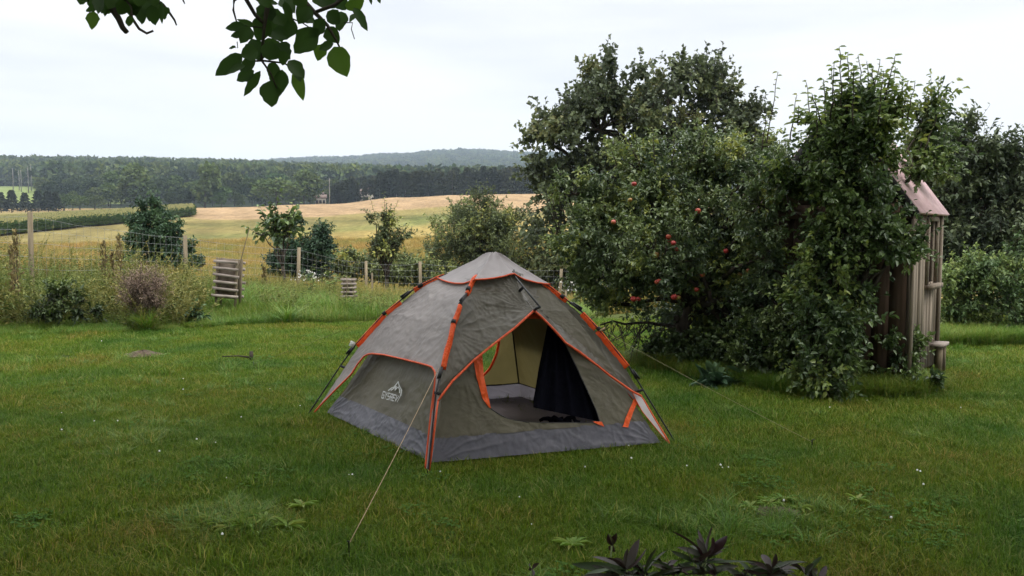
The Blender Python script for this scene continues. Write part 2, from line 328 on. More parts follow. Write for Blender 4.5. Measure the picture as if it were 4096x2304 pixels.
# ------------------------------------------------------------------ leaves
SEEDS = {'maple_tree': 2, 'pear_tree': 2, 'apple_tree': 2}
def leaf_arrays(C, A, Nn, Ln, wr, fold=.25, curl=.15, six=True):
    """C base, A axis, Nn normal, Ln length; folded leaves. returns V (n*k,3), F"""
    A = unit(A); S = unit(np.cross(A, Nn)); U = np.cross(S, A); n = len(C); Ln = Ln[:, None]
    Wd = Ln * wr
    if six:
        V = np.stack([C, C + A * Ln * .3 + S * Wd * .46 + U * Wd * fold, C + A * Ln * .72 + S * Wd * .36 + U * Wd * fold - U * Ln * curl * .4,
                      C + A * Ln - U * Ln * curl, C + A * Ln * .72 - S * Wd * .36 + U * Wd * fold - U * Ln * curl * .4, C + A * Ln * .3 - S * Wd * .46 + U * Wd * fold], 1)
        q = np.array([[0, 5, 4, 3], [0, 3, 2, 1]]); k = 6
    else:
        V = np.stack([C, C + A * Ln * .45 + S * Wd * .5 + U * Wd * fold, C + A * Ln - U * Ln * curl, C + A * Ln * .45 - S * Wd * .5 + U * Wd * fold], 1)
        q = np.array([[0, 3, 2], [0, 2, 1]]); k = 4
    F = (np.arange(n)[:, None, None] * k + q[None]).reshape(-1, q.shape[1])
    return V.reshape(-1, 3), F, k
def leaves_on_twigs(B, D, Lt, nl, ll, lj=.3, up=.7, droop=.25, spread=.8, start=.15):
    """B twig bases, D twig dirs, Lt lengths; nl leaves each"""
    n = len(B); t = start + (1 - start) * RNG.random((n, nl)); t[:, 0] = 1
    C = B[:, None] + D[:, None] * (t * Lt[:, None])[..., None]
    r = unit(RNG.normal(0, 1, (n, nl, 3))); A = D[:, None] * .6 + r * spread; A[..., 2] -= droop
    A = unit(A); Nn = RNG.normal(0, 1, (n, nl, 3)) * (1 - up); Nn[..., 2] += up
    Ln = ll * (1 - lj + 2 * lj * RNG.random((n, nl)))
    return C.reshape(-1, 3), A.reshape(-1, 3), unit(Nn.reshape(-1, 3)), Ln.ravel()

def blobs_px(spec, Y0):
    """[(px,py,rx,ry,dY,rY)] in pixels and metres -> centre, radii in metres"""
    out = []
    for s in spec:
        px, py, rx, ry = s[:4]; dY = s[4] if len(s) > 4 else 0; rY = s[5] if len(s) > 5 else None
        Y = Y0 + dY; c = P(px, py, Y); k = Y / FPX
        out.append((c, np.array([rx * k, rY if rY else (rx + ry) / 2 * k, ry * k])))
    return out
def foliage_tree(name, label, category, foot, blobs, mat, ntw, nl, ll, tl=.35, wr=.55, trunk_r=.1, limbs=True, six=False, up=.7, droop=.25, spread=.8, shell=.45,
                 bark=None, group=None, shoots=(), jag=.3, crown_name='crown', tintbias=0., twig_r=.004, upw=.35, clump=.12, trunk_top=None, extra=None, sub=14):
    """trunk with limbs into every crown mass; twigs clumped at sub-limb ends, leaves along twigs"""
    global RNG
    RNG = np.random.default_rng(zlib.crc32(label.encode()) + SEEDS.get(name, 0))     # every plant keeps its own shape
    foot = np.array(foot, float)
    r = root(name, label, category, tuple(foot), group)
    vol = np.array([b[1].prod() ** (2 / 3) for b in blobs]); cnt = np.maximum(4, (ntw * vol / vol.sum())).astype(int)
    cen = np.average([b[0] for b in blobs], axis=0, weights=vol)
    ttop = np.array(trunk_top) if trunk_top is not None else foot + (cen - foot) * .45
    wood = MB(); tw = MB()
    if limbs: wood.tube(bez(foot, ttop, 0, 6, trunk_r * .35), [trunk_r * 1.25, trunk_r, trunk_r * .8], 8)
    Bs, Ds, Ls, Ts = [], [], [], []
    for (c, rad), m in zip(blobs, cnt):
        base = ttop if trunk_top is not None or limbs else foot
        if limbs:
            wood.tube(bez(base, c - np.array([0, 0, rad[2] * .3]), -.08 * np.linalg.norm(c - base), 7, np.linalg.norm(c - base) * .03), [trunk_r * .62, trunk_r * .3, trunk_r * .16], 6)
        ns = max(3, m // sub)
        d = unit(RNG.normal(0, 1, (ns, 3))); fr = shell + (1 - shell) * RNG.random(ns) ** .6
        lump = 1 + jag * (RNG.random(ns) - .6)
        sc_ = c + d * rad * (fr * lump)[:, None]
        st = RNG.random(ns)
        if limbs:
            for q in sc_[: min(ns, 60)]:
                tw.tube(bez(c - np.array([0, 0, rad[2] * .3]), q, 0, 4, rad.mean() * .05), [trunk_r * .13 + twig_r, twig_r * 1.2], 4, cap=False)
        per = np.array_split(np.arange(m), ns)
        for q, dd, tt, ix in zip(sc_, d, st, per):
            k = len(ix)
            if not k: continue
            dirs = unit(dd * .55 + RNG.normal(0, .7, (k, 3)) + np.array([0, 0, upw]))
            Bs.append(q + RNG.normal(0, 1, (k, 3)) * clump * rad.mean() - dirs * tl * .4); Ds.append(dirs); Ls.append(tl * (.5 + RNG.random(k))); Ts.append(np.full(k, tt))
    B = np.concatenate(Bs); D = np.concatenate(Ds); LL = np.concatenate(Ls); TT = np.concatenate(Ts)
    C, A, Nn, Ln = leaves_on_twigs(B, D, LL, nl, ll, .3, up, droop, spread)
    tint = np.clip(np.repeat(TT, nl) ** 1.4 * .75 + RNG.random(len(C)) * .35 + tintbias - .06, 0, 1)
    if twig_r > 0:
        ii = RNG.permutation(len(B))[:2500]
        for i in ii: tw.tube(np.stack([B[i], B[i] + D[i] * LL[i]]), [twig_r, twig_r * .5], 3, cap=False)
    for (p0, p1, n_, sl) in shoots:                     # long upright water shoots with spaced leaves
        p0 = np.array(p0); p1 = np.array(p1); pts = bez(p0, p1, 0, 7, np.linalg.norm(p1 - p0) * .012); wood.tube(pts, [.008, .003], 4)
        t = np.linspace(.12, 1, n_); c_ = np.stack([np.interp(t, np.linspace(0, 1, 7), pts[:, i]) for i in range(3)], 1)
        an = np.arange(n_) * 2.4 + RNG.random() * 6; A_ = np.stack([np.cos(an), np.sin(an), np.full(n_, .25) - RNG.random(n_) * .5], 1)
        C = np.concatenate([C, c_]); A = np.concatenate([A, A_]); N_ = np.tile([0, 0, 1.], (n_, 1)) + RNG.normal(0, .3, (n_, 3)); Nn = np.concatenate([Nn, N_])
        Ln = np.concatenate([Ln, sl * (1.1 - .35 * t) * (.85 + .3 * RNG.random(n_))]); tint = np.concatenate([tint, .4 + .5 * RNG.random(n_)])
    if extra is not None:
        eC, eA, eN, eL, eT = extra
        C = np.concatenate([C, eC]); A = np.concatenate([A, eA]); Nn = np.concatenate([Nn, eN]); Ln = np.concatenate([Ln, eL]); tint = np.concatenate([tint, eT])
    V, F, k = leaf_arrays(C, A, Nn, Ln, wr, six=six)
    me = make_mesh(crown_name, V - foot, F, {'tint': np.repeat(tint, k)}, False)
    o = link(crown_name, me, mat, r, kind='stuff')
    for mb, nm in ((wood, 'trunk'), (tw, 'branches')):
        if mb.n:
            me = mb.mesh(nm, True); x = link(nm, me, bark or M_BARK, r)
            me.transform(__import__('mathutils').Matrix.Translation(Vector(-foot)))
    return r

def scatter(name, pts, sc, protos, mat, label=None, parent=None, tilt=.15, kind='stuff', seed=3):
    """one object that instances small source meshes on its points"""
    me = bpy.data.meshes.new(name); pts = np.asarray(pts, np.float32)
    me.vertices.add(len(pts)); me.vertices.foreach_set('co', pts.ravel())
    a = me.attributes.new('sc', 'FLOAT', 'POINT'); a.data.foreach_set('value', np.asarray(sc, np.float32))
    o = link(name, me, mat, parent, kind=kind)
    if label: o['label'] = label
    c = bpy.data.collections.new(name + '_source')
    for i, p in enumerate(protos):
        if not p.materials: p.materials.append(mat)
        q = bpy.data.objects.new(name + '_source', p); c.objects.link(q)
    g = bpy.data.node_groups.new(name, 'GeometryNodeTree'); g.interface.new_socket('Geometry', in_out='INPUT', socket_type='NodeSocketGeometry'); g.interface.new_socket('Geometry', in_out='OUTPUT', socket_type='NodeSocketGeometry')
    N = g.nodes; L = g.links; gi = N.new('NodeGroupInput'); go = N.new('NodeGroupOutput')
    ci = N.new('GeometryNodeCollectionInfo'); ci.inputs[0].default_value = c; ci.inputs[1].default_value = True; ci.inputs[2].default_value = True
    ip = N.new('GeometryNodeInstanceOnPoints'); ip.inputs['Pick Instance'].default_value = True
    L.new(gi.outputs[0], ip.inputs['Points']); L.new(ci.outputs[0], ip.inputs['Instance'])
    ri = N.new('FunctionNodeRandomValue'); ri.data_type = 'INT'; ri.inputs[4].default_value = 0; ri.inputs[5].default_value = len(protos) - 1; ri.inputs['Seed'].default_value = seed
    L.new(ri.outputs[2], ip.inputs['Instance Index'])
    rv = N.new('FunctionNodeRandomValue'); rv.data_type = 'FLOAT_VECTOR'; rv.inputs[0].default_value = (-tilt, -tilt, 0); rv.inputs[1].default_value = (tilt, tilt, 6.283); rv.inputs['Seed'].default_value = seed + 1
    L.new(rv.outputs[0], ip.inputs['Rotation'])
    na = N.new('GeometryNodeInputNamedAttribute'); na.data_type = 'FLOAT'; na.inputs[0].default_value = 'sc'; L.new(na.outputs[0], ip.inputs['Scale'])
    L.new(ip.outputs[0], go.inputs[0])
    md = o.modifiers.new('scatter', 'NODES'); md.node_group = g
    return o

# ------------------------------------------------------------------ grass
def blade_patch(name, n, rad, h, hj, w, bend, straw=.12, seg=2):
    r = rad * np.sqrt(RNG.random(n)); a = RNG.random(n) * 6.283
    C = np.stack([r * np.cos(a), r * np.sin(a), np.full(n, -.004)], 1)
    yaw = RNG.random(n) * 6.283; D = np.stack([np.cos(yaw), np.sin(yaw), np.zeros(n)], 1); S = np.stack([-np.sin(yaw), np.cos(yaw), np.zeros(n)], 1)
    H = h * (1 - hj + 2 * hj * RNG.random(n)); bd = bend * (.3 + 1.2 * RNG.random(n)); lean = RNG.normal(0, .3, n)
    V = []
    for s in range(seg + 1):
        t = s / seg; ww = w * (1 - t ** 1.5) * .5
        ctr = C + D * (H * (lean * t + bd * t * t))[:, None]; ctr[:, 2] += H * t * (1 - .35 * bd * t)
        if s < seg: V += [ctr + S * ww, ctr - S * ww]
        else: V += [ctr]
    k = 2 * seg + 1; V = np.stack(V, 1).reshape(-1, 3); b = np.arange(n)[:, None] * k
    q = np.concatenate([b + np.array([[2 * s, 2 * s + 1, 2 * s + 3, 2 * s + 2]]) for s in range(seg - 1)]); t3 = b + np.array([[2 * seg - 2, 2 * seg - 1, 2 * seg]])
    tint = np.where(RNG.random(n) < straw, .85 + .15 * RNG.random(n), RNG.random(n) * .7)
    return make_mesh(name, V, [q, t3], {'tint': np.repeat(tint, k)})
PATCHCOL = [(.32, (.52, .80, .8)), (.43, (.80, .98, .9)), (.52, (1.0, 1.06, .85)), (.62, (1.15, 1.02, .95)), (.72, (1.3, .95, 1.1))]
M_LAWN = leaf_mat('lawn_blades', [(0.052, 0.095, 0.009), (0.104, 0.162, 0.015), (0.163, 0.214, 0.020), (0.284, 0.240, 0.074)], .5, .3, world=(.85, PATCHCOL), spec=.12)
M_VERGE = leaf_mat('verge_blades', [(0.063, 0.132, 0.017), (0.116, 0.219, 0.026), (0.178, 0.254, 0.034), (0.303, 0.271, 0.079)], .5, .3, world=(.6, [(.35, (.75, .95, .8)), (.65, (1.2, 1.05, .9))]))
M_MEADOW = leaf_mat('meadow_stalks', [(0.113, 0.115, 0.033), (0.225, 0.179, 0.052), (0.347, 0.263, 0.086), (0.454, 0.356, 0.145)], .8, .25, world=(.12, [(.35, (.7, .9, .7)), (.65, (1.2, 1.0, .9))]), spec=.1)
M_CLOVER = leaf_mat('clover_leaves', [(.04, .09, .02), (.07, .14, .03), (.10, .18, .035)], .85, .25, spec=.05)

def region_pts(n, f):
    p = f(n); return np.column_stack([p, T(p[:, 0], p[:, 1])])
def fan(n, y0, y1, a0=-.68, a1=.68, power=1.0):
    Y = y0 + (y1 - y0) * RNG.random(n) ** power; return np.column_stack([(a0 + (a1 - a0) * RNG.random(n)) * np.maximum(Y, 1.5), Y])
def area_fan(n, y0, y1, a=.68):
    Y = np.sqrt(y0 ** 2 + (y1 ** 2 - y0 ** 2) * RNG.random(n)); return np.column_stack([(-a + 2 * a * RNG.random(n)) * Y, Y])
def tent_out(p):
    """keep blades off the tent floor"""
    poly = [G(432.8, 462.6)[:2], G(659.7, 443)[:2], G(521, 398)[:2] , G(327.6, 413)[:2]]
    ins = np.ones(len(p), bool)
    for i in range(4):
        a = np.array(poly[i]); b = np.array(poly[(i + 1) % 4]); cr_ = (b[0] - a[0]) * (p[:, 1] - a[1]) - (b[1] - a[1]) * (p[:, 0] - a[0]); ins &= cr_ > .13 * np.linalg.norm(b - a)
    return p[~ins]
lawn_protos = [blade_patch('grass_patch', 420, .2, .036, .5, .0042, .7, .10) for _ in range(5)] + [blade_patch('grass_patch', 260, .2, .05, .5, .005, .8, .3)]
near = tent_out(area_fan(5200, 2.2, 8.5)); far = tent_out(area_fan(5200, 8.5, 15.5))
edge = np.interp(far[:, 0] / far[:, 1] * 850 + 512, [0, 180, 230, 400, 560, 1024], [11.9, 12.7, 13.6, 14.4, 15.2, 15.5])
lp = np.concatenate([near, far]); sc_ = np.concatenate([.75 + .5 * RNG.random(len(near)), .9 + .5 * RNG.random(len(far))])
nmask = fbm(lp[:, 0] * 1.3, lp[:, 1] * 1.3, 21); sc_ *= .75 + .55 * nmask
lp3 = np.column_stack([lp, T(lp[:, 0], lp[:, 1])])
scatter('lawn_grass', lp3, sc_, lawn_protos, M_LAWN, 'short mown lawn grass around the tent')

# tufts of longer green grass here and there, clover mats
tuft = [blade_patch('tuft_patch', 90, .06, .09, .5, .0055, .9, .08) for _ in range(4)]
q = tent_out(area_fan(900, 3.2, 13)); keepm = fbm(q[:, 0] * .9, q[:, 1] * .9, 33) > .52; q = q[keepm]
extra_t = np.array([G(236 + RNG.normal(0, 26), 521 + RNG.normal(0, 8))[:2] for _ in range(70)] + [G(120 + RNG.normal(0, 30), 437 + RNG.normal(0, 8))[:2] for _ in range(60)] + [G(745 + RNG.normal(0, 50), 520 + RNG.normal(0, 12))[:2] for _ in range(60)])
q = np.concatenate([q, extra_t]); scatter('long_grass_tufts', np.column_stack([q, np.zeros(len(q)) - .035]), .5 + .7 * RNG.random(len(q)), tuft, M_VERGE, 'darker tufts of longer grass dotted over the lawn')
def clover_proto():
    n = 60; r = .11 * np.sqrt(RNG.random(n)); a = RNG.random(n) * 6.283; C0 = np.stack([r * np.cos(a), r * np.sin(a), .02 + .02 * RNG.random(n)], 1)
    C = np.repeat(C0, 3, 0); b = np.repeat(RNG.random(n) * 6.28, 3) + np.tile([0, 2.09, 4.19], n); A = np.stack([np.cos(b), np.sin(b), np.full(3 * n, .15)], 1)
    V, F, k = leaf_arrays(C, A, np.tile([0, 0, 1.], (3 * n, 1)) + RNG.normal(0, .2, (3 * n, 3)), np.full(3 * n, .012), .95, .1, .1, False)
    return make_mesh('clover_patch', V, F, {'tint': np.repeat(RNG.random(3 * n), k)})
q = tent_out(area_fan(560, 3.2, 13)); q = q[fbm(q[:, 0] * 1.1, q[:, 1] * 1.1, 51) > .55]
scatter('clover_mats', np.column_stack([q, np.zeros(len(q)) - .035]), .8 + .6 * RNG.random(len(q)), [clover_proto() for _ in range(3)], M_CLOVER, 'mats of low clover in the lawn')
# verge: unmown grass between lawn and fence
vp = [blade_patch('verge_patch', 200, .22, .30, .5, .009, .9, .2, 3) for _ in range(4)]
def verge_pts(n):
    p = fan(n, 11.5, 21.5, -.66, .08); px = 512 + 850 * p[:, 0] / p[:, 1]
    e = np.interp(px, [-60, 0, 90, 180, 230, 400, 560], [11.9, 12.0, 12.3, 12.8, 13.7, 14.6, 15.4]) + (fbm(p[:, 0] * .8, p[:, 1] * .8, 5) - .5) * .8
    return p[p[:, 1] > e]
v = verge_pts(5200); hh = np.clip((v[:, 1] - 11.8) / 3.5, .35, 1.0) * (.6 + .7 * RNG.random(len(v)))
scatter('verge_grass', np.column_stack([v, T(v[:, 0], v[:, 1])]), hh, vp, M_VERGE, 'knee high unmown grass between the lawn and the wire fence')
mp_ = [blade_patch('meadow_patch', 170, .5, .5, .4, .012, .5, .45, 2) for _ in range(4)]
q = fan(9000, 18.5, 95, -.62, .2, 1.4); px = 512 + 850 * q[:, 0] / q[:, 1]
z_ = T(q[:, 0], q[:, 1]); scatter('meadow_grass', np.column_stack([q, z_]), .55 + .5 * RNG.random(len(q)), mp_, M_MEADOW, 'dry ochre meadow grass sloping up behind the wire fence')
exec_later = []
#@@PART2
# ------------------------------------------------------------------ woods
M_FAR = leaf_mat('wood_leaves', [(0.017, 0.029, 0.014), (0.035, 0.055, 0.023), (0.061, 0.086, 0.032), (0.095, 0.120, 0.043)], .7, .15, spec=.1, rnd=[(0, (.55, .64, .75)), (.4, (.95, .98, .9)), (.75, (1.7, 1.5, 1.0)), (1, (1.1, 1.35, 1.1))])
M_FARLIGHT = leaf_mat('pale_wood_leaves', [(.032, .056, .018), (.060, .096, .028), (.096, .136, .040), (.128, .160, .056)], .7, .15, spec=.1)
M_CONIF = leaf_mat('conifer_needles', [(.015, .023, .015), (.030, .042, .023), (.058, .068, .034)], .7, .1, spec=.1, rnd=[(0, (.75, .8, .85)), (.6, (1.1, 1.05, 1)), (1, (1.6, 1.35, 1.2))])
def clump_crown(name, n, h, rw, kind, six=False, face=None):
    """whole far tree crown: leaf clumps through several lobes (broadleaf) or whorls (conifer)"""
    if kind == 'conifer':
        t = RNG.random(n) ** .8; a = RNG.random(n) * 6.283; rr = rw * (1 - t) ** .8 * (.45 + .6 * RNG.random(n)) * (.85 + .3 * np.sin(t * 40))
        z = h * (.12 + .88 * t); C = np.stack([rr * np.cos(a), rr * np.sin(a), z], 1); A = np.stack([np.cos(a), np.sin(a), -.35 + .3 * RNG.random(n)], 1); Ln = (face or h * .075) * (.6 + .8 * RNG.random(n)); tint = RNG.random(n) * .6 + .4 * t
        Nn = np.tile([0, 0, 1.], (n, 1)) + RNG.normal(0, .5, (n, 3))
    else:
        lobes = 9; lc = []; lr = []
        for i in range(lobes):
            a = RNG.random() * 6.283; e = RNG.random(); rr = rw * .62 * math.sqrt(1 - e * .8) * RNG.random() ** .4
            lc.append([rr * math.cos(a), rr * math.sin(a), h * (.32 + .52 * e)]); lr.append(rw * (.38 + .22 * RNG.random()))
        lc = np.array(lc); lr = np.array(lr); li = RNG.integers(0, lobes, n); d = unit(RNG.normal(0, 1, (n, 3))); d[:, 2] = np.where(RNG.random(n) < .7, abs(d[:, 2]), d[:, 2])
        C = lc[li] + d * (lr[li] * (.72 + .38 * RNG.random(n)))[:, None] * np.array([1, 1, .85]); C[:, 2] = np.maximum(C[:, 2], h * .04)
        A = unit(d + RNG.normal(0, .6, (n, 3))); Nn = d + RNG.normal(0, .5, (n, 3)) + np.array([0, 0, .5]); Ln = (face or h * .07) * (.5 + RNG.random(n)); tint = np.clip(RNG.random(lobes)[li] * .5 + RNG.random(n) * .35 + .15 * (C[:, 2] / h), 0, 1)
    V, F, k = leaf_arrays(C, A, Nn, Ln, .8, .15, .2, False)
    return make_mesh(name, V, F, {'tint': np.repeat(tint, k)})
def trunk_mesh(h, r, lean=.0):
    b = MB(); b.tube(bez((0, 0, -.3), (lean, 0, h), 0, 5, r * .3), [r, r * .45], 5); return b.mesh('trunk')
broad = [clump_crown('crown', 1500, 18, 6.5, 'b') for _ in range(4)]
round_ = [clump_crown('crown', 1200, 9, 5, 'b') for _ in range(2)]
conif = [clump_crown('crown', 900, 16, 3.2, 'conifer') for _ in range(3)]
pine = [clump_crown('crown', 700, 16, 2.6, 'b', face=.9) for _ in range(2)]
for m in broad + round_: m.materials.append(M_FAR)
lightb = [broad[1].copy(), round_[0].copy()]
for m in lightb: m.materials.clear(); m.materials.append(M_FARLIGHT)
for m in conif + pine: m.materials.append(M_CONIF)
tk = trunk_mesh(9, .35); tk.materials.append(M_BARK); tkp = trunk_mesh(13, .22, .4); tkp.materials.append(M_BARK_FAR)
def far_tree(name, px, Y, hpx, mesh, hm, trunk, label, group, wid=1.0, cat='tree'):
    X = (px - 512) / FPX * Y; z = float(T(X, Y)); h = hpx
    s = h / hm; r = root(name, label, cat, (X, Y, z - .3), group); r.rotation_euler[2] = RNG.random() * 6.28
    o = link('crown', mesh, None, r); o.scale = (s * wid, s * wid, s)
    t = link('trunk', trunk, None, r); t.scale = (s, s, s)
    return r
def need_h(px, Y, topy):
    X = (px - 512) / FPX * Y; return EYE + Y * float(tan_row(topy)) - float(T(X, Y)) + .3
ORD = 'leftmost second third fourth fifth sixth seventh eighth ninth tenth eleventh twelfth thirteenth fourteenth fifteenth sixteenth seventeenth eighteenth nineteenth twentieth'.split() + ['twenty ' + w for w in 'first second third fourth fifth sixth seventh eighth ninth'.split()] + ['thirtieth'] + ['thirty ' + w for w in 'first second third fourth fifth sixth seventh eighth ninth'.split()]
gl = 'broadleaf trees along the wood edge beyond the fields'
Lb = 'dark green broadleaf tree in the wood edge beyond the crop fields'
topprof = lambda px: np.interp(px, [-40, 0, 60, 110, 160, 210, 260, 300, 340, 380], [176, 176, 174, 170, 168, 169, 171, 173, 174, 182])
for row, (Y, sp, dt, lo) in enumerate([(440, 15, 2, 44), (385, 17, 5, 44), (345, 20, 14, 60)]):
    px = -30 + RNG.random() * 8; nth = 0; rown = ('back', 'middle', 'front')[row]
    while px < 385:
        if px > lo:
            far_tree('broadleaf_tree', px, Y + RNG.normal(0, 8), need_h(px, Y, topprof(px) + dt + 1 + RNG.normal(0, 3.4)), broad[RNG.integers(0, 4)], 18, tk, f'dark broadleaf tree in the {rown} row of the wood edge, {ORD[nth]} from left', gl, .85 + .3 * RNG.random())
            nth += 1
        px += sp * (.7 + .6 * RNG.random())
for px, Y, ty, w, lab in [(207, 335, 163, 1.05, 'tall pale green tree rising highest in the wood edge, right of the round dark shrub'), (142, 338, 164, 1.1, 'tall yellowish green tree in the wood edge left of the round dark shrub'),
                          (278, 320, 177, 1.5, 'bright green rounded tree at the wood edge above the stubble field'), (305, 330, 170, 1.2, 'broad light green tree just left of the far houses')]:
    far_tree('broadleaf_tree', px, Y, need_h(px, Y, ty), lightb[0 if px != 278 else 1], 18 if px != 278 else 9, tk, lab, None, w)
for px in (66, 82, 97):
    far_tree('willow_tree', px, 305 + px * .1, need_h(px, 305, 193 + (px % 5)), lightb[1] if px == 82 else round_[1], 9, tk, 'rounded grey green tree at the left end of the wood edge' if px != 82 else 'palest rounded tree at the left end of the wood edge', 'rounded trees at the field end' if px != 82 else None, 1.1)
for nth, px in enumerate((-8, 3, 14, 27, 40, 50, 58)):
    far_tree('spruce_tree', px, 296, need_h(px, 296, 190 + 3 * RNG.random()), conif[RNG.integers(0, 3)], 16, tk, f'small dark conifer at the left end of the field, {ORD[nth]} of seven', 'dark conifers at the left field edge', 1.5)
px = 334
while px < 560:
    for Y in (330, 352):
        q = px + RNG.normal(0, 2); tp = np.interp(q, [330, 375, 385, 430, 470, 530], [184, 177, 170, 170, 168, 169]) + RNG.normal(0, 1.6)
        k = RNG.random() < .55
        far_tree('spruce_tree' if k else 'pine_tree', q, Y, need_h(q, Y, tp), (conif if k else pine)[RNG.integers(0, 2)], 16, tk if RNG.random() < .5 else tkp,
                 'dark slender conifer in the plantation behind the stubble field' if k else 'dark ragged pine in the plantation behind the stubble field', 'conifers of the dark plantation behind the stubble', 1.05)
    px += 5.2
# hillside woods: one mass
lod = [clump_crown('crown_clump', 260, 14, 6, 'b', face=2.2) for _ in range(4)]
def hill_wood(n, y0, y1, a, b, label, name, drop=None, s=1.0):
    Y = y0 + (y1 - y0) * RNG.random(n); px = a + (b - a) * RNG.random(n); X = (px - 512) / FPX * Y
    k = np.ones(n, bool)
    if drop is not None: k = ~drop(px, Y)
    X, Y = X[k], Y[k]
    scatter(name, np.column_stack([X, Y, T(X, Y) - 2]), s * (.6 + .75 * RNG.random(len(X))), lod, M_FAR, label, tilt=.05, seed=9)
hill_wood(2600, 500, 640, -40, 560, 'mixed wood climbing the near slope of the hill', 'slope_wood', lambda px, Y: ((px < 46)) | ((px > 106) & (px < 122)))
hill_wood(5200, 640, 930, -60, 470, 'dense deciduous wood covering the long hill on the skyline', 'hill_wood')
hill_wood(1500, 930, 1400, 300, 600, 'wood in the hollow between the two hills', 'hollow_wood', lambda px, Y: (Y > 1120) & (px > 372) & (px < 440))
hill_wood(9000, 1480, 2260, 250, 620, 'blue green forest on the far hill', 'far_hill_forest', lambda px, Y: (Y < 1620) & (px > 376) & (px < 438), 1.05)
# birch stems that show pale at the left
for px, Y, h, lab in [(16, 500, 14, 0), (24, 505, 13, 0), (31, 498, 15, 0), (22, 520, 12, 0), (34, 515, 16, 0)]:
    X = (px - 512) / FPX * Y; r = root('birch_trunk', 'pale bare birch trunk at the dark wood edge on the left hillside', 'birch', (X, Y, float(T(X, Y))), 'pale birch trunks on the left hillside')
    m = MB(); m.tube([(0, 0, 0), (.2, 0, h * .5), (.1, 0, h)], [.28, .12], 5); m.build('trunk', M_BARK_FAR, r)
    t = link('crown', broad[0], None, r); t.location = (0, 2, h * .55); t.scale = (.25, .25, .3)
# two far houses and a pole between the trees
M_RENDER = plain('pale_render', (.36, .33, .27), .9); M_TILE = rough_mat('clay_tile', (.13, .095, .08), (.20, .15, .125), 3, rough=.9)
def far_house(px, Y, w, d, h, rh, label, rz):
    X = (px - 512) / FPX * Y; z = float(T(X, Y)); r = root('far_house', label, 'house', (X, Y, z)); r.rotation_euler[2] = rz
    m = MB(); m.box((0, 0, h / 2), (w, d, h)); m.add([(-w / 2, -d / 2, h), (-w / 2, d / 2, h), (-w / 2, 0, h + rh), (w / 2, -d / 2, h), (w / 2, d / 2, h), (w / 2, 0, h + rh)], [[0, 1, 2], [3, 5, 4]]); m.build('wall', M_RENDER, r)
    m = MB()
    for s in (-1, 1):
        a = math.atan2(rh, d / 2); L_ = math.hypot(rh, d / 2) + .5; R = np.array([[1, 0, 0], [0, math.cos(a), -s * math.sin(a) * -1 * -1], [0, s * math.sin(a) * -1, math.cos(a)]])
        c0, s0 = math.cos(-s * a), math.sin(-s * a); R = np.array([[1, 0, 0], [0, c0, -s0], [0, s0, c0]])
        m.box((0, s * (d / 4 + .1), h + rh / 2 + .1), (w + .8, L_, .18), R)
    rf = m.build('roof', M_TILE, r); m = MB(); m.box((w * .25, 0, h + rh + .4), (.7, .7, 1.6)); m.build('chimney', M_TILE, rf)
    for i in range(3):
        m = MB(); m.box((-w / 3 + i * w / 3, -d / 2 - .03, h * .55), (1.0, .08, 1.3)); m.build('window', M_DARK, r)
far_house(321.5, 344, 4.2, 4, 3.4, 1.2, 'cream walled house half hidden between trees left of the pole', .2)
far_house(367, 344, 4.5, 4, 4.0, 1.6, 'house with reddish brown roof among trees right of the pole', -.3)
X = (330.5 - 512) / FPX * 312; z0 = float(T(X, 312)); r = root('utility_pole', 'thin pale utility pole in front of the far trees', 'pole', (X, 312, z0))
m = MB(); m.tube([(0, 0, 0), (0, 0, EYE + 312 * float(tan_row(178)) - z0)], [.16, .11], 6); m.build('pole', M_BARK_FAR, r); m = MB(); m.box((0, 0, EYE + 312 * float(tan_row(180)) - z0), (1.4, .12, .12)); m.build('crossarm', M_BARK_FAR, r)

# maize strip
def maize_proto():
    n = 12; C = np.stack([RNG.normal(0, .12, n), RNG.normal(0, .12, n), .3 + 1.5 * RNG.random(n)], 1); a = RNG.random(n) * 6.28; A = np.stack([np.cos(a), np.sin(a), .7 + 0 * a], 1)
    V, F, k = leaf_arrays(C, A, np.tile([0, 0, 1.], (n, 1)), np.full(n, .7), .16, .2, .5, True); tint = np.repeat(RNG.random(n) * .8, k)
    V2, F2, k2 = leaf_arrays(np.array([[0, 0, 1.7]] * 2), np.array([[.1, 0, 1.], [-.1, .1, 1.]]), np.array([[1, 0, 0.], [0, 1, 0.]]), np.array([.45, .4]), .3, .1, 0, True)
    return make_mesh('maize_plant', np.concatenate([V, V2]), np.concatenate([F, F2 + len(V)]), {'tint': np.concatenate([tint, np.full(12, 1.)])})
M_MAIZE = leaf_mat('maize_leaves', [(.046, .091, .029), (.078, .143, .039), (.117, .182, .052), (.338, .312, .117)], .6, .2)
pts = []
for row in range(46):
    px = np.arange(-30, 194, .55); Y = 112 + np.interp(px, [-30, 190], [0, 66]) + row * .85; Yf = Y + RNG.normal(0, .1, len(px)); X = (px - 512) / FPX * Yf; pts.append(np.column_stack([X, Yf]))
pts = np.concatenate(pts); scatter('maize_crop', np.column_stack([pts, T(pts[:, 0], pts[:, 1])]), .8 + .3 * RNG.random(len(pts)), [maize_proto() for _ in range(3)], M_MAIZE, 'dark green strip of standing maize across the left field')

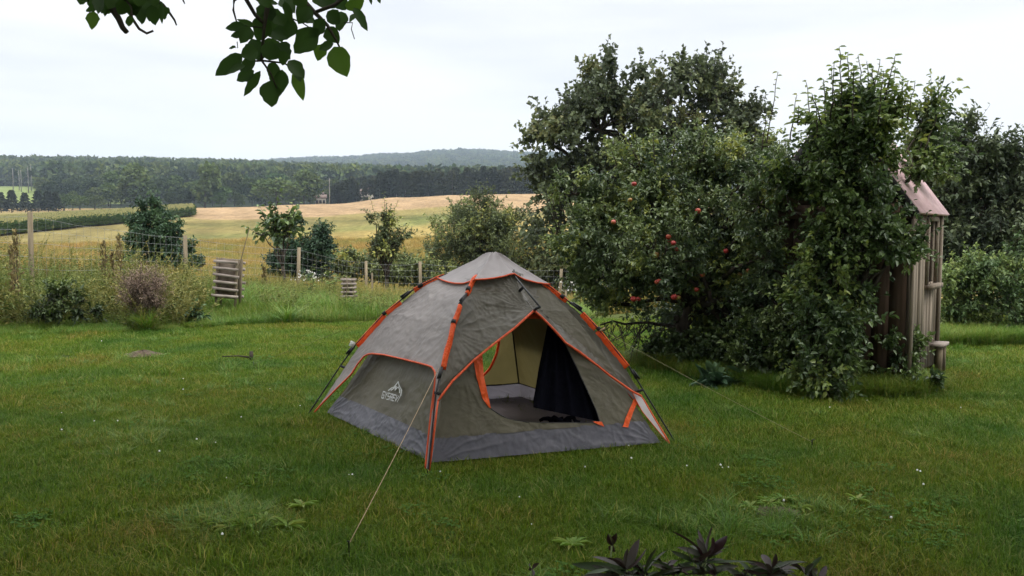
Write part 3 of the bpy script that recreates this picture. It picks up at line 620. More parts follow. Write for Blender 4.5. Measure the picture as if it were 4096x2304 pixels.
# ------------------------------------------------------------------ garden trees and shrubs
M_MAPLE = leaf_mat('maple_leaves', [(0.053, 0.067, 0.037), (0.093, 0.117, 0.060), (0.151, 0.183, 0.078), (0.242, 0.226, 0.086)], .5, .28)
M_APPLEL = leaf_mat('apple_leaves', [(0.051, 0.084, 0.038), (0.106, 0.150, 0.059), (0.181, 0.236, 0.078), (0.358, 0.373, 0.067)], .36, .25, spec=.55)
M_PEAR = leaf_mat('pear_leaves', [(0.054, 0.090, 0.033), (0.101, 0.153, 0.046), (0.156, 0.223, 0.060), (0.298, 0.331, 0.065)], .38, .3, spec=.5)
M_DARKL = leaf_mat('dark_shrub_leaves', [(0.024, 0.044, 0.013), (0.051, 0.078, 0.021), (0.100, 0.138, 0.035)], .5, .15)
M_SHRUB = leaf_mat('shrub_leaves', [(.03, .065, .034), (.06, .115, .055), (.12, .19, .075)], .55, .2)
M_HEDGE = leaf_mat('hedge_leaves', [(.060, .106, .037), (.127, .187, .060), (.226, .293, .083), (.316, .353, .106)], .55, .25)
M_OLIVEL = leaf_mat('olive_bush_leaves', [(.078, .100, .044), (.147, .182, .069), (.241, .284, .095), (.569, .517, .103)], .55, .22)
M_NAVY = leaf_mat('dull_tree_leaves', [(0.048, 0.066, 0.038), (0.098, 0.124, 0.062), (0.175, 0.207, 0.090)], .6, .15)
def ground_at(px, Y):
    X = (px - 512) / FPX * Y; return (X, Y, float(T(X, Y)))
# big tree behind
Yb = 25.
foliage_tree('maple_tree', 'tall wide dark tree with a ragged crown behind the apple tree', 'tree', ground_at(652, Yb),
    blobs_px([(582, 98, 32, 24), (618, 84, 40, 22), (600, 120, 62, 34), (560, 120, 32, 26), (545, 137, 18, 14), (700, 82, 34, 24), (668, 88, 24, 24), (745, 128, 16, 12), (748, 152, 14, 16), (715, 98, 30, 30), (735, 118, 26, 18), (660, 125, 50, 30), (715, 140, 46, 22),
              (545, 160, 26, 16), (560, 190, 34, 24), (600, 180, 60, 34), (560, 230, 34, 30), (600, 235, 60, 40), (568, 270, 36, 26), (660, 200, 70, 60), (600, 290, 50, 26)], Yb),
    M_MAPLE, 3300, 15, .135, tl=.62, wr=.75, trunk_r=.3, six=False, up=.5, droop=.35, spread=.9, shell=.3, twig_r=.008, clump=.16, tintbias=-.05, jag=.12)
# bush behind fence, centre
foliage_tree('wild_bush', 'big rounded olive green bush behind the fence, left of the tall dark tree', 'bush', ground_at(490, 28),
    blobs_px([(485, 214, 34, 18), (475, 235, 42, 26), (455, 262, 34, 22), (505, 250, 40, 36), (525, 275, 26, 24), (480, 275, 50, 20), (440, 285, 22, 12)], 28),
    M_OLIVEL, 3600, 12, .10, tl=.45, wr=.4, trunk_r=.08, up=.4, spread=.8, shell=.5, twig_r=.006, upw=.6, tintbias=-.08)
# shrubs behind fence
foliage_tree('dense_shrub', 'dense dark green shrub with pointed top behind the fence at left', 'shrub', ground_at(158, 21.5),
    blobs_px([(152, 216, 15, 16), (146, 240, 24, 24), (166, 235, 18, 18), (150, 262, 30, 22), (178, 262, 20, 20), (188, 275, 13, 14), (160, 280, 34, 16)], 21.5),
    M_SHRUB, 2300, 13, .085, tl=.24, wr=.5, trunk_r=.05, shell=.35, twig_r=.004, upw=.7, jag=.12)
foliage_tree('round_bush', 'dark round bush just behind the leggy sapling', 'bush', ground_at(305, 24),
    blobs_px([(305, 240, 24, 22), (300, 262, 28, 20), (318, 255, 14, 16), (290, 275, 20, 12)], 24), M_SHRUB, 1300, 13, .085, tl=.25, wr=.5, trunk_r=.05, twig_r=.004, tintbias=-.2, jag=.15)
s0 = ground_at(284, 20.5)
foliage_tree('leggy_sapling', 'open young tree with big leaves on arching twigs behind the fence', 'young tree', s0,
    blobs_px([(283, 222, 9, 12), (294, 214, 10, 6), (272, 228, 8, 8), (264, 234, 9, 4), (281, 240, 10, 12), (275, 206, 5, 5)], 20.5), M_PEAR, 75, 6, .15, tl=.4, wr=.62, trunk_r=.05, six=True, shell=.3, twig_r=.008, tintbias=-.15,
    shoots=[(P(284, 240, 20.5), P(293, 200, 20.3), 12, .15), (P(278, 235, 20.5), P(259, 205, 20.6), 12, .15), (P(280, 235, 20.5), P(262, 232, 20.3), 10, .15), (P(284, 232, 20.5), P(300, 203, 20.6), 10, .14)])
s0 = ground_at(386, 23)
foliage_tree('slender_tree', 'slim upright young tree with loose twiggy crown behind the fence', 'young tree', s0,
    blobs_px([(385, 225, 11, 16), (392, 240, 16, 16), (375, 236, 9, 10), (384, 255, 16, 14), (402, 236, 7, 10), (372, 218, 4, 6)], 23), M_OLIVEL, 520, 7, .09, tl=.28, wr=.5, trunk_r=.06, shell=.3, twig_r=.006,
    shoots=[(P(380, 230, 23), P(369, 196, 23), 16, .10), (P(386, 225, 23), P(384, 192, 23), 18, .10), (P(390, 225, 23), P(398, 200, 23), 14, .10), (P(398, 240, 23), P(410, 222, 23), 10, .10)], tintbias=-.1)
foliage_tree('low_bramble', 'low dark bramble thicket along the fence foot, right of the small slatted stand', 'bramble', ground_at(385, 24.5),
    blobs_px([(350, 262, 26, 10), (385, 270, 34, 14), (420, 275, 30, 16), (450, 285, 30, 12), (330, 275, 24, 14), (560, 275, 30, 16)], 25.5), M_OLIVEL, 1300, 10, .12, tl=.3, wr=.5, limbs=False, twig_r=.004, tintbias=-.1)

# apple tree: leaning trunk, wide crown sweeping almost to the grass
fa = G(677, 363)
foliage_tree('apple_tree', 'wide leafy apple tree with red apples and twisted dark trunk, right of the tent', 'apple tree', fa,
    blobs_px([(575, 190, 20, 14, .3), (600, 210, 34, 26, .3), (640, 165, 34, 22, .5), (650, 205, 44, 34, .2), (700, 165, 44, 28, .4), (735, 160, 30, 22, .2), (720, 210, 50, 40, 0), (770, 190, 36, 40, .2), (590, 250, 32, 26, 0),
              (570, 235, 18, 16, .2), (620, 270, 40, 26, -.2), (665, 255, 50, 36, -.4), (620, 300, 34, 15, 0), (720, 270, 50, 38, 0), (770, 255, 40, 50, .2), (700, 310, 60, 20, .4), (750, 315, 40, 30, .3), (590, 280, 24, 14, .1), (795, 215, 26, 50, .3), (760, 150, 26, 12, .2), (768, 245, 18, 36, -1.1), (762, 200, 20, 20, -.9), (772, 168, 22, 16, -.8), (748, 160, 20, 14, -.4), (780, 300, 26, 34, -1.1), (755, 300, 24, 30, -.7)], 9.7),
    M_APPLEL, 7600, 12, .049, tl=.24, wr=.52, trunk_r=.085, six=True, up=.62, droop=.3, spread=.75, shell=.35, twig_r=.0028, clump=.17, trunk_top=P(690, 305, 9.75), jag=.35,
    shoots=[(P(560 + i * 1, 240, 9.6), P(546 + i * 3, 196 + i, 9.5), 9, .06) for i in range(3)] + [(P(a, 165, 9.7), P(a + b, c, 9.7), 14, .07) for a, b, c in ((640, -14, 135), (655, -3, 128), (672, 4, 122), (700, 6, 132), (730, 2, 138), (752, 4, 128), (617, -6, 150), (590, -14, 172))] +
           [(P(765, 150, 9.3), P(778, 72, 9.3), 18, .085), (P(790, 140, 9.2), P(797, 95, 9.2), 12, .1), (P(762, 150, 9.3), P(766, 115, 9.3), 9, .08), (P(812, 130, 9.), P(806, 82, 9.), 12, .09)])
apple_root = [o for o in SC.objects if o.name.startswith('apple_tree')][0]
# hanging bare twigs under the crown, and the thick leaning limbs
bt = MB()
for i in range(60):
    a = P(585 + 95 * RNG.random(), 322 + 6 * RNG.random(), 9.5 + RNG.random() * .6); b_ = a + np.array([RNG.normal(-.12, .22), RNG.normal(0, .15), -.1 - .28 * RNG.random()]); bt.tube(bez(a, b_, .03, 5, .015), [.006, .002], 4, cap=False)
    bt.tube(bez((a + b_) / 2, (a + b_) / 2 + RNG.normal(0, .1, 3), 0, 4, .01), [.004, .0015], 3, cap=False)
for a, b_, r0, r1 in [(P(683, 330, 9.8), P(600, 325, 9.7), .025, .01), (P(690, 320, 9.8), P(650, 250, 9.4), .03, .012), (P(700, 310, 9.8), P(745, 330, 9.6), .04, .02), (P(725, 325, 9.6), P(665, 248, 9.1), .035, .014), (P(683, 335, 9.8), P(674, 318, 9.7), .045, .03),
                      (P(745, 345, 9.5), P(708, 290, 9.2), .05, .03), (P(708, 290, 9.2), P(690, 262, 9.1), .03, .012)]: bt.tube(bez(a, b_, -.05, 8, .02), [r0, r1], 6)
o = bt.build('low_branches', M_BARK, None, True); keep(o, apple_root)
def apple_mesh():
    n, k = 8, 10; V = []
    for i in range(n + 1):
        t = i / n * math.pi; r = math.sin(t) * (1 + .06 * math.cos(t)); z = math.cos(t) * .9 - (.28 * math.exp(-(t / .35) ** 2)) + .12 * math.exp(-((math.pi - t) / .3) ** 2)
        for j in range(k): V.append((r * math.cos(j * 2 * math.pi / k), r * math.sin(j * 2 * math.pi / k), z))
    F = [[i * k + j, (i + 1) * k + j, (i + 1) * k + (j + 1) % k, i * k + (j + 1) % k] for i in range(n) for j in range(k)]
    V = np.array(V); t = np.clip(.75 + .5 * V[:, 0] + .1 * V[:, 2], 0, 1); return V, np.array(F), t
AV, AF, AT = apple_mesh(); ams = []
for s_ in (.05, .3, -.5):
    m = make_mesh('apple', AV * .031, AF, {'tint': np.clip(AT + s_, 0, 1)}, True); m.materials.append(M_APPLE); ams.append(m)
for px, py, big in [(613.5, 222, 1), (669.5, 241.5, 1), (673.5, 243, 1), (668.5, 237, 1), (674.5, 244, 1), (677, 249, 1), (702.5, 275, 1), (659, 281, 1), (657, 282, 1), (633.5, 299, 1), (638.5, 299, 1), (696.5, 289.5, 1),
                    (674, 297, 1), (678, 297.5, 2), (739.5, 275, 2), (748, 271, 2), (739, 306, 2), (762, 308.5, 2), (656, 255, 2), (698, 211, 1), (634, 184, 1), (630, 200, 2), (726, 251, 1)]:
    p = P(px, py, 8.95 + .25 * RNG.random()); o = link('apple', ams[0 if big == 1 and RNG.random() < .6 else (1 if big == 1 else 2)], None, apple_root); o.location = Vector(p - fa); s = .8 + .35 * RNG.random(); o.scale = (s, s, s); o.rotation_euler = (RNG.normal(0, .3), RNG.normal(0, .3), RNG.random() * 6)
# undergrowth below the trees
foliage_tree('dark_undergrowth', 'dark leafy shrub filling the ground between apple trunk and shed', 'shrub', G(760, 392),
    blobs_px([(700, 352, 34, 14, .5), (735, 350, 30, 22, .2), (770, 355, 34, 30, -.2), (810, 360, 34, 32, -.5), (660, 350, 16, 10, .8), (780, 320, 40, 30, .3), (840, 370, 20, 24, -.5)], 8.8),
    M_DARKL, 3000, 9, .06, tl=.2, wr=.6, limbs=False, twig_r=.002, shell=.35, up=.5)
# pear tree in front of the shed
pf = G(842, 392)
foliage_tree('pear_tree', 'tall bushy pear tree with upright shoots covering the front of the shed', 'pear tree', pf,
    blobs_px([(855, 118, 28, 20, .1), (836, 130, 18, 20, .2), (882, 125, 20, 20), (845, 160, 30, 26), (880, 150, 20, 20, .1), (866, 195, 10, 16, -.2), (915, 168, 8, 10, .3), (835, 190, 22, 26), (862, 200, 26, 20), (840, 240, 24, 24), (818, 262, 18, 26), (880, 245, 18, 16, -.3), (868, 235, 16, 14, -.3),
              (838, 290, 24, 26, -.1), (820, 320, 24, 26, -.1), (836, 340, 18, 30, -.3), (822, 372, 28, 20, -.3), (890, 232, 14, 12, .0), (812, 300, 18, 20, 0), (786, 182, 20, 20, .3), (905, 250, 12, 16, -.25), (918, 240, 10, 8, -.2), (925, 120, 14, 18, .9), (925, 160, 20, 26, 1.0)], 8.1),
    M_PEAR, 3400, 11, .054, tl=.28, wr=.62, trunk_r=.06, six=True, jag=.5, up=.6, droop=.3, shell=.2, twig_r=.003, clump=.17, tintbias=-.08,
    shoots=[(P(842, 110, 8.1), P(839, 47, 8.1), 16, .1), (P(866, 105, 8.2), P(858, 55, 8.4), 14, .08), (P(885, 100, 8.0), P(895, 56, 8.0), 13, .11), (P(900, 125, 8.1), P(908, 82, 8.1), 12, .1), (P(905, 130, 8.), P(915, 82, 8.), 12, .09), (P(870, 105, 8.2), P(880, 60, 8.3), 12, .07),
            (P(830, 120, 8.1), P(834, 64, 8.1), 12, .08), (P(818, 140, 8.1), P(815, 96, 8.1), 10, .1), (P(850, 100, 8.1), P(848, 52, 8.1), 14, .09), (P(875, 100, 8.0), P(872, 66, 8.0), 11, .09), *[(P(a, 125, 8.1 + .3 * math.sin(a)), P(a + RNG.normal(0, 6), t + RNG.normal(0, 5), 8.1 + .3 * math.sin(a)), 20, .075) for a, t in ((822, 92), (826, 80), (836, 66), (845, 70), (853, 62), (862, 72), (868, 60), (878, 76), (887, 68), (892, 84), (901, 96), (812, 104), (805, 110), (798, 120))], (P(925, 150, 8.6), P(941, 104, 8.8), 12, .11), (P(920, 150, 8.8), P(930, 115, 9), 9, .09)])
# low plant and creeper at the shed corner
foliage_tree('corner_bush', 'scrubby bush at the foot of the shed corner post', 'bush', G(915, 396),
    blobs_px([(915, 378, 16, 16, 0), (925, 385, 14, 10, -.1), (870, 388, 24, 8, .1), (918, 345, 8, 20, .1), (890, 350, 14, 12, .1)], 8.05), M_PEAR, 260, 9, .055, tl=.16, wr=.62, limbs=False, six=True, twig_r=.003, tintbias=-.25)
foliage_tree('large_leaved_plant', 'low plant with broad grey green leaves at the lawn edge beside the undergrowth', 'plant', G(722, 387),
    blobs_px([(712, 378, 14, 8), (728, 383, 18, 6), (742, 386, 12, 4), (705, 386, 12, 3)], 8.35), M_SHRUB, 60, 6, .15, tl=.1, wr=.45, limbs=False, six=True, twig_r=.003, up=.8, tintbias=.1)
# right background
foliage_tree('plum_tree', 'dull dark green tree with feathery upright twigs right of the shed', 'tree', ground_at(965, 17),
    blobs_px([(955, 150, 34, 30), (985, 165, 30, 26), (940, 190, 30, 40), (985, 210, 44, 44), (1000, 180, 24, 30), (960, 250, 40, 36), (930, 250, 20, 40), (1010, 240, 40, 40)], 17), M_NAVY, 2600, 12, .11, tl=.45, wr=.55, trunk_r=.15, shell=.35, upw=.9, twig_r=.005,
    shoots=[(P(a, 150 + i, 17), P(a + 9, 112 + i * 1.1 + 6 * (i % 3), 17), 20, .09) for i, a in enumerate(range(930, 1016, 7))])
foliage_tree('far_plum_tree', 'second dull tree at the right edge of the picture behind the hedge', 'tree', ground_at(1035, 20),
    blobs_px([(1020, 190, 30, 24), (1050, 215, 50, 50), (1015, 240, 34, 40), (1030, 270, 50, 30)], 20), M_NAVY, 1500, 12, .13, tl=.5, wr=.55, trunk_r=.15, shell=.35, upw=.7, twig_r=.005)
foliage_tree('loose_hedge', 'lighter green loose hedge behind the lawn, right of the shed', 'hedge', ground_at(985, 12.6),
    blobs_px([(955, 275, 18, 18), (975, 280, 24, 22), (1005, 285, 30, 24), (1035, 275, 30, 34), (960, 305, 24, 20), (1000, 310, 36, 20), (1040, 310, 30, 24), (948, 318, 14, 14), (975, 265, 14, 12)], 12.3), M_HEDGE, 1900, 11, .06, tl=.26, wr=.55, limbs=False, shell=.4, twig_r=.003, upw=.5, tintbias=-.1)
v = np.column_stack([(935 + 130 * RNG.random(420) - 512) / 850 * 11.4, 11.3 + .8 * RNG.random(420)]); scatter('hedge_foot_grass', np.column_stack([v, 0 * v[:, 0]]), .35 + .35 * RNG.random(420), vp, M_VERGE, 'rough grass at the foot of the loose hedge')
v = np.column_stack([(640 + 300 * RNG.random(900) - 512) / 850, RNG.random(900)]); yb = np.interp(v[:, 0] * 850 + 512, [640, 700, 760, 820, 930, 945], [9.6, 8.8, 8.2, 7.75, 7.85, 8.2]); v = np.column_stack([v[:, 0] * (yb + .5 * v[:, 1]), yb + .5 * v[:, 1]])
scatter('tree_foot_grass', np.column_stack([v, 0 * v[:, 0]]), .25 + .3 * RNG.random(900), vp, M_VERGE, 'longer grass at the foot of the trees and shed')

# ------------------------------------------------------------------ weed bank at the left
M_WEED = leaf_mat('weed_leaves', [(0.055, 0.099, 0.028), (0.114, 0.152, 0.045), (0.200, 0.223, 0.063), (0.337, 0.321, 0.110)], .65, .2, world=(.5, [(.35, (.75, .95, .75)), (.65, (1.2, .95, .9))]))
M_DOCK = leaf_mat('dry_seed_heads', [(0.105, 0.079, 0.039), (0.211, 0.158, 0.069), (0.316, 0.269, 0.098)], .8, .1)
M_PURPLE = leaf_mat('faded_purple_sprays', [(0.148, 0.106, 0.077), (0.294, 0.210, 0.164), (0.462, 0.336, 0.250)], .8, .2)
def weed_proto(h, n, ll, spread=.18, stems=5):
    Cs, As, Ls, Ts = [], [], [], []; V0 = []; mb = MB()
    for s in range(stems):
        tip = np.array([RNG.normal(0, spread * 1.6), RNG.normal(0, spread * 1.6), h * (.6 + .5 * RNG.random())]); b0 = np.array([RNG.normal(0, .06), RNG.normal(0, .06), 0]); pts = bez(b0, tip, -.05, 5, .015); mb.tube(pts, [.005, .002], 3, .75, False)
        t = .15 + .85 * RNG.random(n); c = np.stack([np.interp(t, np.linspace(0, 1, 5), pts[:, i]) for i in range(3)], 1); a = RNG.random(n) * 6.28
        Cs.append(c); As.append(np.stack([np.cos(a), np.sin(a), .5 + RNG.normal(0, .5, n)], 1)); Ls.append(ll * (1.3 - .8 * t) * (.6 + .8 * RNG.random(n))); Ts.append(np.clip(RNG.random(n) * .7 + .3 * t, 0, 1))
    C = np.concatenate(Cs); V, F, k = leaf_arrays(C, np.concatenate(As), unit(RNG.normal(0, .5, (len(C), 3)) + [0, 0, .8]), np.concatenate(Ls), .35, .2, .3, False)
    Vm = np.concatenate(mb.V); Fm = np.concatenate(mb.F[4])
    return make_mesh('weed_plant', np.concatenate([V, Vm]), [F, Fm + len(V)], {'tint': np.concatenate([np.repeat(np.concatenate(Ts), k), np.full(len(Vm), .8)])})
wp = [weed_proto(.85, 26, .085) for _ in range(4)] + [weed_proto(1.05, 40, .05, .22, 7)]
p = []
while len(p) < 560:
    px = RNG.uniform(-50, 235); Y = RNG.uniform(12.4, 17.5); lim = np.interp(px, [-50, 0, 60, 150, 190, 235], [12.3, 12.6, 13.2, 12.9, 13.4, 17.0])
    if Y > lim: p.append(((px - 512) / 850 * Y, Y))
p = np.array(p); px = 512 + 850 * p[:, 0] / p[:, 1]
hs = np.interp(px, [-50, 10, 60, 150, 195, 240], [1.0, .95, .8, .95, .75, .45]) * (.55 + .75 * RNG.random(len(p)) ** 1.5)
scatter('weed_bank', np.column_stack([p, T(p[:, 0], p[:, 1])]), hs, wp, M_WEED, 'overgrown bank of tall weeds and goldenrod along the fence at left', tilt=.2)
p = fan(420, 14.6, 19.5, -.36, .06); px = 512 + 850 * p[:, 0] / p[:, 1]; p = p[(px > 262) | (p[:, 1] > 17.6) & (px > 205)]
scatter('verge_weeds', np.column_stack([p, T(p[:, 0], p[:, 1])]), .35 + .4 * RNG.random(len(p)), wp, M_WEED, 'knee high seeding weeds mixed into the verge in front of the fence', tilt=.25, seed=77)
def spray_bush(name, label, cat, px, Y, rx, ry, py, mat, n=900, ll=.035, group=None):
    foliage_tree(name, label, cat, ground_at(px, Y), blobs_px([(px, py, rx, ry), (px - rx * .5, py + ry * .6, rx * .7, ry * .6), (px + rx * .5, py + ry * .6, rx * .7, ry * .6)], Y), mat, n, 8, ll, tl=.22, wr=.3, limbs=False, twig_r=.002, upw=1.0, shell=.3, group=group)
spray_bush('purple_spray_bush', 'faded purplish bush of fine seed sprays in front of the weed bank', 'bush', 143, 13.0, 22, 20, 286, M_PURPLE)
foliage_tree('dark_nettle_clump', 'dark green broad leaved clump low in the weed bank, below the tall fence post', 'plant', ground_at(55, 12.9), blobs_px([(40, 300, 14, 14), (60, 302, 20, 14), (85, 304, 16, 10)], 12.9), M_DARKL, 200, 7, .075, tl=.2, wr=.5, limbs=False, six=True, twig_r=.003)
foliage_tree('leafy_clump', 'small dark leafy clump at the lawn edge left of the slatted crate', 'plant', ground_at(203, 13.6), blobs_px([(203, 314, 9, 7)], 13.6), M_SHRUB, 50, 6, .10, tl=.15, wr=.45, limbs=False, six=True, twig_r=.002)
def iris(px, py, lab):
    g = G(px, py); Y = g[1]; r = root('strap_leaf_clump', lab, 'plant', (g[0], Y, float(T(g[0], Y)))); me = blade_patch('leaves', 150, .07, .42, .4, .014, 1.0, .15, 4); link('leaves', me, M_VERGE, r, kind='stuff')
iris(146, 331, 'arching clump of strap leaves at the lawn edge below the purplish bush')
iris(288, 323, 'broad bladed grass clump at the lawn edge right of the slatted crate')
def dock(px, Y, top, lab, grp=None):
    g = ground_at(px, Y); h = EYE + Y * float(tan_row(top)) - g[2]; r = root('dock_stalk', lab, 'weed', g, grp)
    m = MB(); m.tube(bez((0, 0, 0), (.03, 0, h), 0, 6, .01), [.01, .004], 4); m.build('stem', M_BARK, r)
    n = 150; t = .35 + .65 * RNG.random(n); C = np.stack([RNG.normal(0, .045, n) * (1.3 - t), RNG.normal(0, .045, n) * (1.3 - t), t * h], 1); a = RNG.random(n) * 6.28; A = np.stack([np.cos(a) * .5, np.sin(a) * .5, np.ones(n)], 1)
    V, F, k = leaf_arrays(C, A, RNG.normal(0, 1, (n, 3)), .05 + .03 * RNG.random(n), .5, .2, .2, False); link('seed_head', make_mesh('seed_head', V, F, {'tint': np.repeat(RNG.random(n), k)}), M_DOCK, r, kind='stuff')
dock(16, 13.2, 232, 'tallest brown seed stalk, left of the tall fence post'); dock(12, 13.4, 246, 'shorter seed stalk at the far left of the weed bank')
dock(104, 15.2, 243, 'brown seed stalk standing above the weeds, left of the dense shrub'); dock(112, 15.4, 254, 'short brown seed stalk between two taller ones'); dock(119, 15, 236, 'brown seed stalk touching the left side of the dense shrub')
dock(264, 18.6, 268, 'thin dry weed stalk right of the slatted crate'); dock(246, 17.2, 285, 'short dry weed beside the slatted crate', None)
def tall_weed(px, Y, top, lab, mat=M_HEDGE, n=70, ll=.09, flowers=False):
    g = ground_at(px, Y); h = EYE + Y * float(tan_row(top)) - g[2]; r = root('tall_weed', lab, 'weed', g); m = MB(); C = []; A = []
    for s in range(4):
        tip = np.array([RNG.normal(0, .12), RNG.normal(0, .1), h * (.75 + .25 * RNG.random() if s else 1)]); pts = bez((0, 0, 0), tip, 0, 5, .02); m.tube(pts, [.008, .003], 4)
        t = .3 + .7 * RNG.random(n // 4); C.append(np.stack([np.interp(t, np.linspace(0, 1, 5), pts[:, i]) for i in range(3)], 1)); a = RNG.random(n // 4) * 6.28; A.append(np.stack([np.cos(a), np.sin(a), .2 + 0 * a], 1))
    m.build('stem', M_BARK, r); C = np.concatenate(C); A = np.concatenate(A); V, F, k = leaf_arrays(C, A, RNG.normal(0, .3, (len(C), 3)) + [0, 0, 1], ll * (.6 + .8 * RNG.random(len(C))), .4, .2, .3, True)
    link('leaves', make_mesh('leaves', V, F, {'tint': np.repeat(RNG.random(len(C)), k)}), mat, r, kind='stuff')
    if flowers:
        n = 40; C = np.stack([RNG.normal(0, .16, n), RNG.normal(0, .12, n), h * (.75 + .3 * RNG.random(n))], 1); V, F, k = leaf_arrays(C, RNG.normal(0, 1, (n, 3)), RNG.normal(0, 1, (n, 3)), np.full(n, .045), .8, .1, .1, False)
        link('flower_heads', make_mesh('flower_heads', V, F, {'tint': np.repeat(.6 + .4 * RNG.random(n), k)}), M_FLUFF, r, kind='stuff')
M_FLUFF = leaf_mat('pale_flower_fluff', [(.45, .42, .36), (.65, .6, .52), (.7, .68, .66)], .9, .3)
tall_weed(308, 18.2, 272, 'pale fluffy seed heads on a thistle beside the leaning fence post', flowers=True); tall_weed(328, 18.8, 270, 'light green weed left of the small slatted stand', n=90)
tall_weed(319, 20.4, 256, 'tall leafy shoot above the thistle fluff', n=50); tall_weed(432, 22.5, 266, 'yellow flowering weed beside the tent peak', n=60)
tall_weed(574, 17.5, 283, 'pale weed stalks by the thin stick right of the tent peak', n=50, flowers=True)

# ------------------------------------------------------------------ wire fence
fr = root('wire_fence', 'wire sheep fence on round wooden posts between garden and fields', 'fence', ground_at(185, 19))
fo = np.array(fr.location)
posts = [(30, 14.4, 212, .045), (185, 18.2, 235.5, .045), (299, 19.6, 247.5, .045), (366, 22, 261, .04), (420, 22.3, 261.5, .045), (559, 22.6, 269, .045)]
tops = []
for i, (px, Y, ty, r_) in enumerate(posts):
    g = np.array(ground_at(px, Y)); t = P(px + (0, 0, 0, 0, 0, 2.5)[i], ty, Y); lean = {0: (-.03, 0), 2: (-.06, 0), 5: (-.1, 0), 4: (.02, 0)}.get(i, (0, 0)); b = np.array([t[0] + lean[0], Y, g[2] - .3])
    m = MB(); m.tube(np.array([b, (b + t) / 2, t]) - fo, [r_ * 1.05, r_ * .95, r_ * .92], 10, RNG.random()); m.build('post', M_POST, fr, True); tops.append((t, b + [0, 0, .3]))
m = MB(); pts_ = [(P(-140, 208, 13.5), P(-140, 208, 13.5) - [0, 0, 1.3])] + tops + [(P(720, 275, 21), P(720, 275, 21) - [0, 0, 1.2])]
for (t0, b0), (t1, b1) in zip(pts_[:-1], pts_[1:]):
    L_ = np.linalg.norm(t1 - t0)
    for k, f_ in enumerate((.04, .17, .30, .43, .55, .66, .76, .86, .95)):
        a = t0 * (1 - f_) + b0 * f_; c = t1 * (1 - f_) + b1 * f_; m.tube(bez(a, c, .05 if k == 0 else .025, 9, .006) - fo, .0026 if k else .003, 3, cap=False)
    for s in np.arange(.15, L_, .17):
        u = s / L_; a = t0 * (1 - u) + t1 * u; c = b0 * (1 - u) + b1 * u; sg = .025 * 4 * u * (1 - u); m.tube(np.array([a * .96 + c * .04 - [0, 0, sg], a * .05 + c * .95 - [0, 0, sg]]) - fo, .0022, 3, cap=False)
m.build('wire_netting', M_WIRE, fr)
for px, Y, ty, by, lab in [(372, 19.6, 273, 299, 'thin stake beside the slender young tree'), (568.5, 18.5, 288, 306, 'thin pale stick leaning by the fence right of the tent peak')]:
    t = P(px - (3 if px > 500 else 0), ty, Y); g = np.array(ground_at(px, Y)); r = root('garden_stake', lab, 'stake', tuple(g)); m = MB(); m.tube(np.array([[0, 0, -.1], t - g]), .022, 6); m.build('stake', M_POST, r)

# slatted crates
def slat_crate(name, label, px, Y, w, d, h, n, zt, rz, stick=None, sl=.06, proud=True, leanx=0):
    g = np.array(ground_at(px, Y)); z0 = zt - h; r = root(name, label, 'crate', (g[0], g[1], min(g[2], z0))); r.rotation_euler = (0, leanx, rz); zo = z0 - min(g[2], z0)
    for sx in (-1, 1):
        for sy in (-1, 1):
            m = MB(); m.box((sx * (w / 2 - .04), sy * (d / 2 - .03), (zo + h) / 2), (.035, .035, zo + h - .02), tint=.2); m.build('corner_post', M_POST, r)
    for i in range(n):
        z = zo + h * (i + .5) / n
        for side in (0, 1):
            m = MB(); a = RNG.normal(0, .035); c_, s_ = math.cos(a), math.sin(a); th_ = .022
            if side < 2: L_ = w * (.97 + .16 * RNG.random()); R = np.array([[c_, 0, -s_], [0, 1, 0], [s_, 0, c_]]); m.box((RNG.normal(0, .008), (-1, 1)[side] * (d / 2 + .012), z), (L_, th_, sl), R, RNG.random())
            else: R = np.array([[1, 0, 0], [0, c_, -s_], [0, s_, c_]]); m.box(((-1, 1)[side - 2] * (w / 2 - .004), 0, z - sl * .3), (th_, d - .01, sl), R, RNG.random())
            m.build('slat', M_SLAT, r)
    for side in (-1, 1):
        m = MB(); m.box((0, side * (d / 2 - .055), zo + h / 2), (w - .09, .012, h - .03), tint=.1); m.build('backing_board', M_GABLE, r)
    if stick:
        m = MB(); m.tube(bez(stick[0], stick[1], 0, 5, .01), [.012, .007], 5); m.build('stick', M_POST, r)
    return r
Yc = 14.8; slat_crate('slatted_crate', 'tall grey crate of rough horizontal slats with a thin cane sticking up', 226, Yc, .46, .20, .715, 6, EYE + Yc * float(tan_row(258)), -.25, ((.12, -.06, .5), (.40, -.06, 1.60)), .046, leanx=.07)
Yc = 16.0; slat_crate('slatted_stand', 'small pale slatted stand with a short post, beside the fence', 348.5, Yc, .26, .14, .39, 5, EYE + Yc * float(tan_row(277.5)), .1, ((-.05, -.13, 0), (-.03, -.13, .78)), .042)

# ------------------------------------------------------------------ shed
K = G(904, 389); E_ = G(938, 364); nB = np.array([.816, -.575, 0]); dB = unit(E_ - K); dA = -np.array([dB[1], -dB[0], 0]); dA = np.array([-dB[1], dB[0], 0])
LB = float(np.linalg.norm(E_ - K)) * .8; LA = 1.4; HE = 1.74; RH = .98
sh = root('garden_shed', 'small weathered wooden shed with pink felt roof, half hidden by the pear tree', 'shed', tuple(K)); sk = np.array(K)
outA = -dB; outB = -dA                              # outward normals: front gable, side wall
def board(name, p, along, up, w, h, thick, nrm, mat, par=sh, tint=None):
    a = unit(along); n_ = unit(nrm); u = unit(up); R = np.stack([a, n_, u], 1); m = MB(); c = p + a * w / 2 + u * h / 2 + n_ * thick / 2; m.box(c - sk, (w, thick, h), R, RNG.random() if tint is None else tint); return m.build(name, mat, par)
Z = np.array([0, 0, 1.])
n = 9; bw = LA / n
